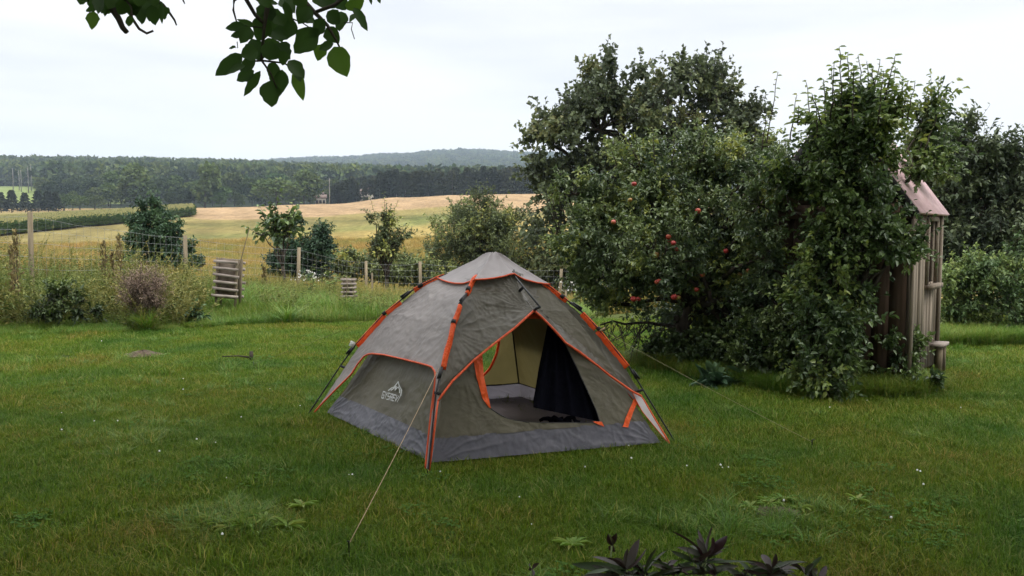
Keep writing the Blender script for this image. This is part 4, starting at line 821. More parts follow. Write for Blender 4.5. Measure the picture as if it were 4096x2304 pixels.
for i in range(n):                                    # front gable boards
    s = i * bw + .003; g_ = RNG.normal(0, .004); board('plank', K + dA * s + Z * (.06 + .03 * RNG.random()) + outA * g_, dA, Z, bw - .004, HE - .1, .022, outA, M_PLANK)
ng = 12
for i in range(ng):                                   # gable boards above the fascia, stepping under the roof slopes
    s0 = i * LA / ng; s1 = s0 + LA / ng - .006; f_ = lambda s: HE + .06 + RH * (1 - abs(s / (LA / 2) - 1)); m = MB(); v = [];
    for q in (0, .02):
        for s_, zz in ((s0, HE + .02), (s1, HE + .02), (s1, f_(s1) - .06), (s0, f_(s0) - .06)): v.append(K + dA * s_ + Z * zz + outA * (q + .004) - sk)
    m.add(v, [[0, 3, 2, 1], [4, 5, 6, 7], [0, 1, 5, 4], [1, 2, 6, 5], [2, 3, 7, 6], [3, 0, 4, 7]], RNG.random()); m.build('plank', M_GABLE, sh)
board('fascia_board', K + dA * -.04 + Z * (HE - .10) + outA * .03, dA, Z, LA + .08, .14, .03, outA, M_PLANK, tint=.9)
# side wall with window opening
w0, w1, wz0, wz1 = LB * .52, LB * .84, .98, 1.62
nb = 10
for i in range(nb):
    s = i * LB / nb + .003; ww = LB / nb - .003; g_ = RNG.normal(0, .006)
    if w0 < s + ww / 2 < w1:
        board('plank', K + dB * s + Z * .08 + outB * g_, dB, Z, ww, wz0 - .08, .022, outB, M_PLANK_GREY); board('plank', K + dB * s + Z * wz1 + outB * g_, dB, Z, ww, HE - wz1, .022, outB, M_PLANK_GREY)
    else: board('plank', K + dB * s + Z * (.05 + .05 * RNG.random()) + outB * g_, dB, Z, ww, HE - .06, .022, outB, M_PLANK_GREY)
wf = MB()
def bx(mb, p, along, w, h, thick, nrm): mb.box(p + unit(along) * w / 2 + Z * h / 2 + nrm * thick / 2 - sk, (w, thick, h), np.stack([unit(along), nrm, Z], 1), .7)
bx(wf, K + dB * (w0 - .05) + Z * (wz0 - .02) + outB * .024, dB, .06, wz1 - wz0 + .06, .03, outB); bx(wf, K + dB * w1 + Z * (wz0 - .02) + outB * .024, dB, .06, wz1 - wz0 + .06, .03, outB); bx(wf, K + dB * (w0 + .01) + Z * wz1 + outB * .026, dB, w1 - w0 - .01, .05, .03, outB)
wo = wf.build('window', M_PLANK_GREY, sh); sl_ = MB(); bx(sl_, K + dB * (w0 - .06) + Z * (wz0 - .06) + outB * .026, dB, w1 - w0 + .14, .045, .08, outB); sl_.build('window_sill', M_PLANK_GREY, wo)
gp = MB(); bx(gp, K + dB * (w0 + .01) + Z * wz0 - outB * .03, dB, w1 - w0 - .01, wz1 - wz0, .006, outB); gp.build('window_dark_sheet', M_DARK, wo)  # near-black sheet in the open window, painted for the unlit inside
for p, mt in ((K + outA * .005 + outB * .005, M_PLANK_GREY), (K + dB * LB + outB * .005, M_PLANK_GREY)):
    m = MB(); bx(m, p + outB * .024 - dB * .04, dB, .075, HE, .03, outB); m.build('corner_post', mt, sh)
m = MB()                                              # closed back and far side, floor
for a, al, ln, nn in ((K + dA * LA, dB, LB, dA), (K + dB * LB, dA, LA, dB)): m.box(a + al * ln / 2 + Z * HE / 2 - nn * .012 - sk, (ln, .02, HE), np.stack([al, nn, Z], 1))
m.build('back_walls', M_PLANK, sh)
for s in (-1, 1):                                     # roof slopes with overhang
    rd = unit(np.array(dA) * (s * LA / 2) * -1 + Z * -RH) if s == 1 else unit(dA * (LA / 2) - Z * RH)
    top = K + dA * LA / 2 + Z * (HE + RH + .05) - dB * .05; L_ = math.hypot(LA / 2, RH) + .14; nn = np.cross(dB, rd); nn = nn if nn[2] > 0 else -nn; m = MB()
    m.box(top + rd * L_ / 2 + dB * (LB + .12) / 2 + nn * .02 - sk, (L_, LB + .12, .03), np.stack([rd, dB, nn], 1)); ro = m.build('roof', M_ROOF, sh)
    m = MB(); m.box(top + rd * L_ / 2 - dB * .012 - nn * .02 - sk, (L_ - .02, .02, .09), np.stack([rd, dB, nn], 1), .1); m.build('barge_board', M_DARK, ro)
b0 = K + dB * LB * .72 + outB * .02
bn = root('plank_bench', 'grey wooden bench plank jutting from the side of the shed', 'bench', tuple(b0)); m = MB(); m.box((outB * .07 + Z * .30 + dB * .22), (.15, .34, .03), np.stack([outB, dB, Z], 1)); m.build('seat', M_SLAT, bn)
for s in (.08, .3):
    m = MB(); m.box(outB * .10 + dB * (s + .02) + Z * .14, (.05, .04, .28), np.stack([outB, dB, Z], 1)); m.build('leg', M_POST, bn)
#@@PART3
# ------------------------------------------------------------------ tent
TENT_C = np.array([-.1394, 6.585, 0.])
CAPZ = 1.377
def corner(px, py): return G(px, py)
cL, cF, cR, cB = G(327.6, 413), G(432.8, 462.6), G(659.7, 443), G(521, 398)
fL, fF, fR = G(309.5, 412.6), G(428, 471), G(674.3, 441)
fB = cB + unit(cB - TENT_C) * .17
def on_plane(ft, px, py):
    n = np.cross(ft - TENT_C, [0, 0, 1]); d = ray(px, py); t = np.dot(TENT_C - CAM, n) / np.dot(d, n); return CAM + d * t
polesrc = {0: (fL, [(437, 277.5), (413.8, 289), (400, 301), (384.5, 313.4), (356, 344.5), (340.5, 366)]),
           1: (fF, [(472.5, 279), (466.5, 293.6), (459.6, 304.8), (453.5, 322), (442, 367), (436, 392.8)]),
           2: (fR, [(545.8, 283.7), (567.4, 300.5), (582.9, 312.5), (598.4, 329), (628.6, 366), (643, 390)])}
PROF = {}
for k, (ft, pp) in polesrc.items():
    zs = [0.]; rs = [np.linalg.norm((ft - TENT_C)[:2])]
    for p in pp[::-1]:
        q = on_plane(ft, *p); zs.append(q[2]); rs.append(np.linalg.norm((q - TENT_C)[:2]))
    zs.append(1.27); rs.append(.14)
    PROF[k] = (np.array(zs), np.array(rs), unit((ft - TENT_C)))
rB = np.linalg.norm((fB - TENT_C)[:2]); PROF[3] = (PROF[0][0], PROF[0][1] * rB / PROF[0][1][0], unit(fB - TENT_C))
def pole(k, z, off=0.0, inner=False):
    zs, rs, d = PROF[k % 4]; z = np.asarray(z, float); r = np.interp(z, zs, rs) + off
    if inner:
        c = (cL, cF, cR, cB)[k % 4]; rc = np.linalg.norm((c - TENT_C)[:2]); r = np.interp(z, zs, rs) * rc / rs[0] * (1 - .045 * np.clip(z / .5, 0, 1)); dd = unit((c - TENT_C)); dd[2] = 0
        return TENT_C + dd * r[..., None] + np.array([0, 0, 1.]) * z[..., None]
    return TENT_C + d * r[..., None] + np.array([0, 0, 1.]) * z[..., None]
def S(k, s, z, inner=False, bow=0.02, off=0.):
    s = np.asarray(s, float); z = np.asarray(z, float); a = pole(k, z, off - .036, inner); b = pole(k + 1, z, off - .036, inner); p = a * (1 - s)[..., None] + b * s[..., None]
    o = unit((p - TENT_C) * np.array([1, 1, 0])); zz = np.clip(z / .3, 0, 1)
    return p + o * ((-bow * 4 * s * (1 - s) * zz + (off if inner else 0))[..., None])
def inv(k, px, py, inner=False, off=0., g=(.5, .5)):
    x = np.array(g, float)
    for _ in range(40):
        p = S(k, x[0], x[1], inner, off=off); e = np.array(proj(p)) - [px, py]
        if abs(e).max() < 1e-3: break
        J = np.zeros((2, 2))
        for i in range(2):
            y = x.copy(); y[i] += 1e-4; J[:, i] = (np.array(proj(S(k, y[0], y[1], inner, off=off))) - e - [px, py]) / 1e-4
        st = np.linalg.lstsq(J, -e, rcond=None)[0]; x = x + np.clip(st, -.2, .2)
    x[0] = min(max(x[0], -.06), 1.06); x[1] = min(max(x[1], 0), 1.3)
    return x
def pol_rs(pts, n):
    pts = np.asarray(pts, float); d = np.r_[0, np.cumsum(np.linalg.norm(np.diff(pts, axis=0), axis=1))]; t = np.linspace(0, d[-1], n)
    return np.stack([np.interp(t, d, pts[:, i]) for i in range(pts.shape[1])], 1)
def grid_mesh(name, Pg, mat, par, amp=.006, sc=7, seed=1, thick=None, smooth=True, anchors=()):
    n, m = Pg.shape[:2]
    if len(anchors):                                  # tension creases running out from the points where the cloth is held
        o = unit((Pg - TENT_C) * np.array([1, 1, .4])); tg = unit(Pg[n // 2, -1] - Pg[n // 2, 0]); tot = np.zeros((n, m))
        for i, (a, stg, rad, fr) in enumerate(anchors):
            d = Pg - np.asarray(a); r = np.linalg.norm(d, axis=-1); th_ = np.arctan2(d[..., 2], d @ tg); ph = (fbm(r * 5 + i * 7, th_ * 2 + seed, seed, 2) - .5) * 3
            x = np.abs(np.sin(th_ * fr + ph + i)); amp2 = .4 + .9 * vnoise(th_ * fr / 3.14 + 50 + seed, r * 2 + 3, seed); tot += stg * (1 - x) ** 2.2 * amp2 * np.clip(r / .06, 0, 1) * np.exp(-(r / rad) ** 2) * np.clip(r / .12, .35, 1)
        Pg = Pg + o * tot[..., None]
    if amp:
        o = unit((Pg - TENT_C) * np.array([1, 1, .4])); q = Pg.reshape(-1, 3)
        w = (fbm(q[:, 0] * sc + q[:, 2] * sc * .6, q[:, 2] * sc + q[:, 1] * sc * .7, seed, 3) - .5).reshape(n, m, 1) * 2 * amp
        w2 = (np.abs(fbm(q[:, 0] * sc * 2.3 + 9, q[:, 2] * sc * 1.5 + q[:, 1] * sc, seed + 4, 3) - .5)).reshape(n, m, 1) * 3 * amp
        Pg = Pg + o * (w - w2)
    i = np.arange(n - 1)[:, None] * m; j = np.arange(m - 1)[None]; F = np.stack([i + j, i + j + 1, i + m + j + 1, i + m + j], -1).reshape(-1, 4)
    return link(name, make_mesh(name, Pg.reshape(-1, 3) - TENT_C, F, None, smooth), mat, par)
def coons(top, bot, left, right, n=30, m=30):
    """top/bot run left to right, left/right run top to bottom"""
    top, bot = pol_rs(top, m), pol_rs(bot, m); left, right = pol_rs(left, n), pol_rs(right, n)
    u = np.linspace(0, 1, m)[None, :, None]; v = np.linspace(0, 1, n)[:, None, None]
    return (1 - v) * top[None] + v * bot[None] + (1 - u) * left[:, None] + u * right[:, None] - ((1 - u) * (1 - v) * top[0] + u * (1 - v) * top[-1] + (1 - u) * v * bot[0] + u * v * bot[-1])
def inpoly(x, y, poly):
    poly = np.asarray(poly); c = np.zeros(len(x), bool); n = len(poly)
    for i in range(n):
        x1, y1 = poly[i]; x2, y2 = poly[(i + 1) % n]
        if y1 == y2: continue
        t = ((y1 > y) != (y2 > y)) & (x < (x2 - x1) * (y - y1) / (y2 - y1) + x1); c ^= t
    return c
def wall_with_hole(name, k, z0, z1, hole, mat, par, amp=.006, seed=2, nx=120, nz=66):
    sx = 1.75; pts = []; edges = []
    def add(poly):
        i0 = len(pts); pts.extend([Vector((float(a) * sx, float(b))) for a, b in poly]); edges.extend([(i0 + i, i0 + (i + 1) % len(poly)) for i in range(len(poly))])
    outer = [(s, z0) for s in np.linspace(0, 1, 24)] + [(1, z) for z in np.linspace(z0, z1, 12)[1:]] + [(s, z1) for s in np.linspace(1, 0, 24)[1:]] + [(0, z) for z in np.linspace(z1, z0, 12)[1:-1]]
    add(outer); hole = pol_rs(list(hole) + [hole[0]], 70)[:-1]; add(hole)
    for a in np.linspace(.01, .99, nx):
        for b in np.linspace(z0 + .01, z1 - .01, nz): pts.append(Vector((a * sx, b)))
    V, E, F, *_ = geometry.delaunay_2d_cdt(pts, edges, [], 0, 1e-5)
    V = np.array([(v.x / sx, v.y) for v in V]); F = np.array([f for f in F if len(f) == 3]); c = V[F].mean(1)
    ok = (c[:, 0] > 0) & (c[:, 0] < 1) & (c[:, 1] > z0) & (c[:, 1] < z1) & ~inpoly(c[:, 0], c[:, 1], hole); F = F[ok]
    Pp = S(k, V[:, 0], V[:, 1], True); o = unit((Pp - TENT_C) * np.array([1, 1, 0]))
    w = (fbm(Pp[:, 0] * 8 + Pp[:, 2] * 6, Pp[:, 2] * 8 + Pp[:, 1] * 5, seed, 3) - .5) * 2 * amp; ca, cb = (cL, cF, cR, cB, cL)[k], (cL, cF, cR, cB, cL)[k + 1]; tg = unit(cb - ca)
    for i, (a, fr) in enumerate(((ca, 13), (cb, 13), (ca * .55 + cb * .45 + [0, 0, .16], 9), (S(k, .1, .55, True), 9), (S(k, .92, .5, True), 10))):
        d = Pp - a; r = np.linalg.norm(d, axis=1); t_ = np.arctan2(d[:, 2], d @ tg); x = np.abs(np.sin(t_ * fr + (fbm(r * 5, t_ * 2 + 9, seed, 2) - .5) * 3)); w += .008 * (1 - x) ** 2.2 * np.clip(r / .08, 0, 1) * np.exp(-(r / .42) ** 2)
    Pp = Pp + o * w[:, None]
    return link(name, make_mesh(name, Pp - TENT_C, F, None, True), mat, par), S(k, hole[:, 0], hole[:, 1], True)
TC = TENT_C
M_FLY = fabric('grey_fly_nylon', (0.280, 0.241, 0.224), .22, 0.17, 5.5, .42)
M_CAP = fabric('pale_grey_fly_nylon', (0.319, 0.278, 0.270), .25, 0.17, 3.5, .42)
M_OLV = fabric('olive_nylon', (0.095, 0.083, 0.061), .12, 0.21, 6.5, .38, (1, 1, .7))
M_OLVIN = fabric('olive_inner_nylon', (0.114, 0.099, 0.065), .18, 0.25, 5.5, .5)
M_OLVBK = fabric('olive_back_nylon', (0.163, 0.133, 0.052), .4, 0.25, 3.5, .55)
M_TUB = fabric('grey_groundsheet', (0.089, 0.084, 0.099), .08, 0.25, 5.5, .4)
M_TUBIN = fabric('grey_groundsheet_inside', (0.217, 0.196, 0.217), .35, 0.30, 4, .5)
M_FLOORT = fabric('dark_tent_floor', (0.126, 0.101, 0.101), 0, .4, 4, .5)
M_ORG = fabric('orange_nylon', (.93, .12, .018), .3, .5, 9, .45)
M_ORG2 = fabric('orange_hem_tape', (0.760, 0.110, 0.035), .15, .4, 12, .55)
M_WHT = fabric('pale_flap_nylon', (0.499, 0.454, 0.444), .3, .3, 4, .45)
M_NAVY_ = fabric('navy_mesh', (.004, .004, .007), .0, .5, 5, .95)
M_NAVY_.node_tree.nodes['Principled BSDF'].inputs['Specular IOR Level'].default_value = .03
M_PRINT = plain('white_print', (.55, .55, .53), .7)
M_CORD = plain('tan_guy_cord', (.42, .29, .18), .8)
M_CORDG = plain('green_guy_cord', (.16, .17, .05), .8)
M_CORDG2 = plain('dull_guy_cord', (.30, .27, .15), .8)
M_TAG = plain('white_care_tag', (.7, .7, .68), .7)
tent = root('dome_tent', 'grey and olive dome tent with orange trim, its front door tied open', 'tent', tuple(TENT_C))
def tubepart(name, pts, r, mat, k=5, par=tent, smooth=True, tint=.5):
    m = MB(); m.tube(np.asarray(pts) - TC, r, k, tint); return m.build(name, mat, par, smooth)

# left fly panel with its arched hem
hem = [(315, 412), (324, 402), (334, 391.5), (343, 382.5), (351.7, 373.8), (358, 363), (363.8, 356.5), (368, 354), (372.5, 353.4), (384, 354.6), (396.6, 357.4), (414, 361.5), (426, 364.6), (431, 366.4), (434, 371), (435, 380), (433.4, 395), (431, 410), (428, 440), (425, 468.7)]
def hem_sz(k, hem, g0):
    out = []; g = g0
    for p in hem: x = inv(k, p[0], p[1], g=g); out.append(x); g = x
    out = np.array(out); out[:, 0] = np.maximum.accumulate(np.clip(out[:, 0], 0, 1) + np.arange(len(out)) * 1e-3); return np.clip(out, 0, 1.3)
hs_ = hem_sz(0, hem, (.05, .02))
def fly_panel(k, hs, mat, seed, ztop=1.175, n=80, m=130, bow=.02):
    h = pol_rs(np.column_stack([hs[:, 0] * 1.8, hs[:, 1]]), m); h[:, 0] /= 1.8; h[:, 0] = np.clip(h[:, 0], 0, 1)
    v = np.linspace(0, 1, n)[:, None]; z = h[None, :, 1] * v + ztop * (1 - v); s = np.repeat(h[None, :, 0], n, 0)
    Pg = S(k, s, z, bow=bow); grid_mesh('fly_panel', Pg, mat, tent, .007, 5, seed, anchors=[(pole(k, .85), .008, .42, 13), (pole(k + 1, .9), .007, .42, 12), (pole(k, .42), .007, .4, 12), (pole(k + 1, .55), .007, .4, 12), (pole(k, 1.1), .003, .5, 14)]); return Pg[-1]
e = fly_panel(0, hs_, M_FLY, 3); tubepart('hem_tape', e + unit((e - TC) * [1, 1, 0]) * .004, .0075, M_ORG2)
# the two rear fly panels, not seen from the front but standing there
s_ = hs_.copy(); s_[:, 1] *= np.where((s_[:, 0] > .15) & (s_[:, 0] < .9), 1.0, 1.0); e = fly_panel(2, s_, M_FLY, 5); tubepart('hem_tape', e, .0075, M_ORG2)
s2 = np.column_stack([np.linspace(0, 1, 30), .80 + .06 * np.cos(np.linspace(0, 6.28, 30))]); e = fly_panel(3, s2, M_FLY, 7); tubepart('hem_tape', e, .0075, M_ORG2)

# awning ridge and front fly
adir = unit((fF + fR) / 2 - TC); afoot = TC + adir
def on_awn(px, py): return on_plane(afoot, px, py)
A0 = on_awn(514, 275.5); A1 = on_awn(519.5, 289.5); Ad = on_awn(534, 310.5); Aend = on_awn(539.8, 306.8)
def poly3(pp, q0, q1):
    pp = np.array(pp, float); d = np.r_[0, np.cumsum(np.linalg.norm(np.diff(pp, axis=0), axis=1))]; d /= d[-1]; return np.array([P(a, b, q0[1] + (q1[1] - q0[1]) * t) for (a, b), t in zip(pp, d)])
def fwd(pp, q0, q1, gap=.035):
    q = poly3(pp, q0, q1)
    for i in range(1, len(q)):
        x = inv(1, pp[i][0], pp[i][1], True, g=(.5, .5)); Yi = S(1, *x, True, bow=.0)[1] - gap; q[i] = P(pp[i][0], pp[i][1], min(q[i][1], Yi))
    return q
FT = pole(1, 1.20); RT = pole(2, 1.19); zl = .45; FL_ = pole(1, zl, .0); zr = .335; RL = pole(2, zr)
hemL = fwd([(534, 310.5), (524, 319.5), (515.6, 327.2), (500, 339.3), (487, 349.5), (474, 360), (463, 371), (452.7, 380.7), (445, 391), (438.2, 400.5)], Ad, FL_ + [0, -.01, 0])
hemR = fwd([(534, 310.5), (541, 316.5), (550, 325.5), (558, 334), (565.6, 342.7), (579.5, 351.8), (596.7, 365), (610.5, 376), (622, 384), (631, 390.5), (641.5, 396)], Ad, RL)
ridge = np.array([A0 + [0, .03, .03], A1, (A1 + Ad) / 2 + [0, .015, -.012], Ad])
colF = np.array([pole(1, z, -.034) for z in np.linspace(1.20, zl, 14)]); colR = np.array([pole(2, z, -.034) for z in np.linspace(1.19, zr, 14)])
gl_ = coons(np.array([colF[0], ridge[0]]), hemL[::-1], colF, ridge, 100, 90)
u = np.linspace(0, 1, 90); u2 = np.linspace(0, 1, 100); dn = np.array(adir) * 1.0
sag = (np.sin(np.pi * u)[None, :] * np.sin(np.pi * u2)[:, None])[..., None]
grid_mesh('door_fly_panel', gl_ - sag * dn * .05, M_OLV, tent, .007, 7, 11, anchors=[(A1, .009, .4, 9), (colF[6], .009, .38, 11), (Ad, .010, .35, 10), (hemL[-1], .008, .4, 9), (colF[2], .004, .3, 10)])
gr_ = coons(np.array([ridge[0], colR[0]]), hemR, ridge, colR, 100, 90)
grid_mesh('door_fly_panel', gr_ - sag * dn * .05, M_OLV, tent, .006, 7, 17, anchors=[(A1, .008, .4, 9), (colR[6], .009, .38, 11), (Ad, .010, .4, 10), (hemR[-1], .010, .5, 10), (hemR[6], .006, .3, 9)])
tubepart('hem_tape', hemL + [0, -.006, 0], .0085, M_ORG2); tubepart('hem_tape', hemR + [0, -.006, 0], .0085, M_ORG2)
tubepart('hem_tape', [hemL[-1] + [0, -.01, 0], P(434.4, 427, hemL[-1][1] - .04), P(429.4, 470.4, fF[1] + .02)], .006, M_ORG2)
# cap
ap = np.array([TC[0], TC[1], CAPZ])
cc = [pole(0, 1.155, .03), pole(1, 1.178, .03), A0 + [0, -.004, .010], pole(2, 1.125, .03), pole(3, 1.15, .03)]
hp = [poly3([(437, 277.5), (443, 279.6), (451.8, 281.8), (459, 283.2), (465.6, 283.2), (475, 279.6)], cc[0], cc[1]), poly3([(475, 279.6), (485, 279), (495, 277.8), (504, 276), (509, 274.3), (514, 273.6)], cc[1], cc[2]), poly3([(514, 273.6), (518, 276.5), (524, 279.6), (534.6, 282.3), (545.8, 283.9)], cc[2], cc[3])]
def back_hem(a, b): q = bez(a, b, .06, 8); return q
segs = hp + [back_hem(cc[3], cc[4]), back_hem(cc[4], cc[0])]
cols = []
for i, sg in enumerate(segs):
    q = pol_rs(sg, 17)[:-1]; t = np.linspace(0, 1, 17)[:-1]
    for p, tt in zip(q, t): sm = math.sin(math.pi * tt); cols.append((p + unit((p - TC) * [1, 1, 0]) * sm * (.03, .012, .012, .03, .03)[i], sm))
nv = 16; Pg = np.zeros((nv, len(cols) + 1, 3))
for j, (p, sgm) in enumerate(cols + [cols[0]]):
    for i in range(nv):
        v = i / (nv - 1); q = ap * (1 - v) + p * v; o = unit((p - TC) * [1, 1, 0]); q = q - o * sgm * .008 * math.sin(math.pi * v) - np.array([0, 0, 1]) * (.022 * max(0, 1 - v / .12) ** 2)
        q = q - np.array([0, 0, 1]) * sgm * .006 * math.sin(math.pi * v) + np.array([0, 0, .012]) * math.sin(math.pi * min(v * 3, 1)) * (1 - sgm); Pg[i, j] = q
grid_mesh('roof_cap', Pg, M_CAP, tent, .003, 5, 23)
tubepart('hem_tape', Pg[-1][:49] + [0, -.004, 0], .0065, M_ORG2)
# poles, hubs, sleeves, straps
def sleeve(k, z1, z0, w=.045, th=.022, flare=0.0):
    w *= {0: 1.4, 1: .95, 2: 1.7, 3: 1.4}[k]; th = .011 if k != 1 else .026
    z = np.linspace(z1, z0, 14); p = pole(k, z); t = unit(np.gradient(p, axis=0)); side = unit(np.cross(t, PROF[k][2])); inn = np.cross(t, side); inn = inn * np.where((inn * (TC - p)).sum(1) > 0, 1, -1)[:, None]
    ww = (w * (1 + flare * np.linspace(0, 1, 14)))[:, None]; V = []; prof = [(-.010, 0), (-.006, .8), (.3, 1), (.7, .75), (1, .12), (1, -.12), (.7, -.75), (.3, -1), (-.006, -.8)]
    for a, b in prof: V.append(p + inn * (a if a > .02 else a / .045 * 1) * (ww if a > .02 else .045) + side * b * th / 2 * (1 + .25 * np.sin(z * 37 + a * 5))[:, None])
    V = np.stack(V, 1); kk = len(prof); i = np.arange(13)[:, None] * kk; j = np.arange(kk)[None]; j2 = (j + 1) % kk
    F = np.stack([i + j, i + kk + j, i + kk + j2, i + j2], -1).reshape(-1, 4); caps = np.array([np.arange(kk), np.arange(kk)[::-1] + 13 * kk])
    link('pole_sleeve', make_mesh('pole_sleeve', V.reshape(-1, 3) - TC, [F, caps], None, True), M_ORG, tent)
def zof(k, px, py): return float(on_plane(polesrc[k][0], px, py)[2])
zz = {0: [zof(0, *p) for p in ((437, 277.5), (413.8, 289), (400, 301), (384.5, 313.4), (356, 344.5), (349, 350.5), (340.5, 366))], 1: [zof(1, *p) for p in ((472.5, 279), (466.5, 293.6), (459.6, 304.8), (453.5, 322), (442, 367), (437.6, 373.8), (436, 392.8))],
      2: [zof(2, *p) for p in ((545.8, 283.7), (567.4, 300.5), (582.9, 312.5), (598.4, 329), (628.6, 366), (637, 374.6), (643, 390))]}
zz[3] = zz[0]
for k in range(4):
    z = zz[k]; tubepart('tent_pole', pole(k, np.linspace(1.27, -.03, 40), .002), .0062, M_POLE, 6)
    sleeve(k, z[0] + .02, z[1], .05, .03 if k != 1 else .045); sleeve(k, z[2], z[3] + .01, .05, .03 if k != 1 else .04, .1); sleeve(k, z[3] - .005, z[4], .055, .03 if k != 1 else .042, .35)
    for zj, ln in (((z[1] + z[2]) / 2, .05), (z[5], .05)):
        m = MB(); q = pole(k, np.array([zj + ln * .6, zj - ln * .6]), .004); m.tube(q - TC, .011, 8); c = q.mean(0); t = unit(q[0] - q[1]); o = np.cross(t, unit(np.cross(t, PROF[k][2]))); o = o if (o * (c - TC)).sum() > 0 else -o
        m.tube(np.array([c + o * .012 + t * .035, c + o * .018 - t * .05]) - TC, [.006, .009], 6); m.build('pole_joint', M_POLE, tent)
    for zs in (z[3] + .002, z[1] + .03):
        q = pole(k, np.array([zs + .009, zs - .009]), .004); m = MB(); m.tube(q - TC, .017, 8); m.build('strap', M_STRAP, tent)
    p = pole(k, z[6]); o = unit((p - TC) * [1, 1, 0]); t = unit(pole(k, z[6] + .02) - p); sd = np.cross(t, o); m = MB(); m.box(p - o * .03 - np.array([0, 0, .008]) - TC, (.022, .07, .016), np.stack([unit(sd), unit(o + np.array([0, 0, .3])), t], 1)); m.build('strap', M_STRAP, tent)
m = MB(); m.tube(np.array([[0, 0, 1.24], [0, 0, 1.30]]), .05, 10); m.build('pole_hub', M_POLE, tent)
tubepart('awning_pole', [A0 + [0, .05, .04], A0, (A0 + Aend) / 2, Aend], .0068, M_POLE, 6); tubepart('awning_pole_end', [Aend, Aend * .45 + Ad * .55 + [0, -.01, .004], Ad], .011, M_POLE, 6)
q = A0 * .62 + Aend * .38; m = MB(); m.tube(np.array([q, A1 + [0, -.004, -.01]]) - TC, .011, 6); m.build('strap', M_STRAP, tent)
# strip down the near pole
a = poly3([(435.2, 374), (434.6, 384), (432.6, 400), (431.2, 410), (428, 440), (425.2, 469)], pole(1, .6), fF + [0, .02, 0]); b = poly3([(439.5, 374), (439, 392), (437.8, 402), (435.8, 420), (432.6, 447), (429.4, 470.4)], pole(1, .6) + [0, .01, 0], fF + [0, .02, 0])
a = pol_rs(a, 20); b = pol_rs(b, 20); u = np.linspace(0, 1, 5)[None, :, None]; grid_mesh('corner_flap', a[:, None] * (1 - u) + b[:, None] * u + [0, .022, 0], M_WHT, tent, 0); tubepart('hem_tape', b[7:] + [0, .004, 0], .0055, M_ORG2); tubepart('hem_tape', a + [0, .004, 0], .006, M_ORG2)
# right corner flap
fl = poly3([(632.5, 392.8), (636, 400), (642.4, 411.7), (655, 427), (668.6, 443.4)], pole(2, .33) + [-.05, -.05, 0], G(668.6, 443.6)); fr_ = poly3([(640.5, 395.5), (644, 400), (648.5, 408), (658, 424), (670, 443.6)], pole(2, .33) + [0, .0, 0], G(669.5, 443.8))
fl = pol_rs(fl, 16); fr_ = pol_rs(fr_, 16); u = np.linspace(0, 1, 5)[None, :, None]; grid_mesh('corner_flap', fl[:, None] * (1 - u) + fr_[:, None] * u, M_WHT, tent, 0); tubepart('hem_tape', fr_, .0065, M_ORG2); tubepart('hem_tape', fl, .003, M_ORG2)
# inner tent
sg, zg = np.meshgrid(np.linspace(0, 1, 120), np.linspace(.145, 1.12, 70)); grid_mesh('inner_wall', S(0, sg, zg, True, .03), M_OLVIN, tent, .006, 7, 31, anchors=[(cL, .012, .6, 13), (cF, .012, .6, 13), (pole(1, .42, 0, True), .006, .4, 10), (pole(0, .45, 0, True), .006, .4, 10)])
zt = .15
for k, mt in ((0, M_TUB), (1, M_TUB), (2, M_TUBIN), (3, M_TUBIN)):
    sg, zg = np.meshgrid(np.linspace(0, 1, 160), np.linspace(0.004, zt + .004, 22)); q = S(k, sg, zg, True, .02); o = unit((q - TC) * [1, 1, 0]); q = q + o * .012 * (1 - zg / zt)[..., None]
    ca, cb = (cL, cF, cR, cB, cL)[k], (cL, cF, cR, cB, cL)[k + 1]; grid_mesh('groundsheet_wall', q, mt, tent, .005, 9, 40 + k, anchors=[(ca, .010, .45, 16), (cb, .010, .45, 16), (ca * .7 + cb * .3 + [0, 0, .16], .007, .16, 6), (ca * .45 + cb * .55 + [0, 0, .17], .007, .18, 6), (ca * .2 + cb * .8 + [0, 0, .16], .007, .16, 6)])
door = [(476.8, 375.5), (475.5, 362), (481, 350), (490, 338), (505, 325), (520, 317), (535, 313.5), (547, 316), (556, 328), (566, 346), (577, 368), (588, 392), (596, 410), (600.5, 424), (593, 422.6), (576, 422.6), (541.5, 422.8), (524, 422), (515, 420.6), (507, 418.4), (500, 415), (495, 411.7), (488.9, 407.2), (482.9, 398)]
dh = [inv(1, a, b, True, g=(.4, .4)) for a, b in door]
_, de = wall_with_hole('inner_door_wall', 1, zt - .003, 1.12, dh, M_OLVIN, tent, .010, 51)
tubepart('door_zip', np.concatenate([de, de[:1]]), .004, M_STRAP, 4)
bd = [(499.5, 326), (499, 341), (497, 352), (493, 361.7), (489, 369), (482.9, 375.5), (470, 379), (452, 377), (440, 365), (440, 345), (455, 325), (475, 316), (492, 317)]
bh = [inv(3, a, b, True, g=(.5, .4)) for a, b in bd]
_, be = wall_with_hole('inner_back_wall', 3, zt - .003, 1.12, bh, M_OLVBK, tent, .006, 53)
tubepart('door_zip', np.concatenate([be, be[:1]]), .0045, M_STRAP, 4)
q = be[:28] + unit(TC + [0, 0, .3] - be[:28]) * .02; tubepart('door_trim', q, .012, M_ORG, 5)
sg, zg = np.meshgrid(np.linspace(0, 1, 50), np.linspace(zt - .003, 1.12, 30)); grid_mesh('inner_back_wall', S(2, sg, zg, True, .03), M_OLVBK, tent, .006, 6, 57)
for k in (2, 3): tubepart('seam_or_pole_stand_in', S(k, np.linspace(0, 1, 20), np.full(20, zt + .003), True), .006, M_STRAP, 4)
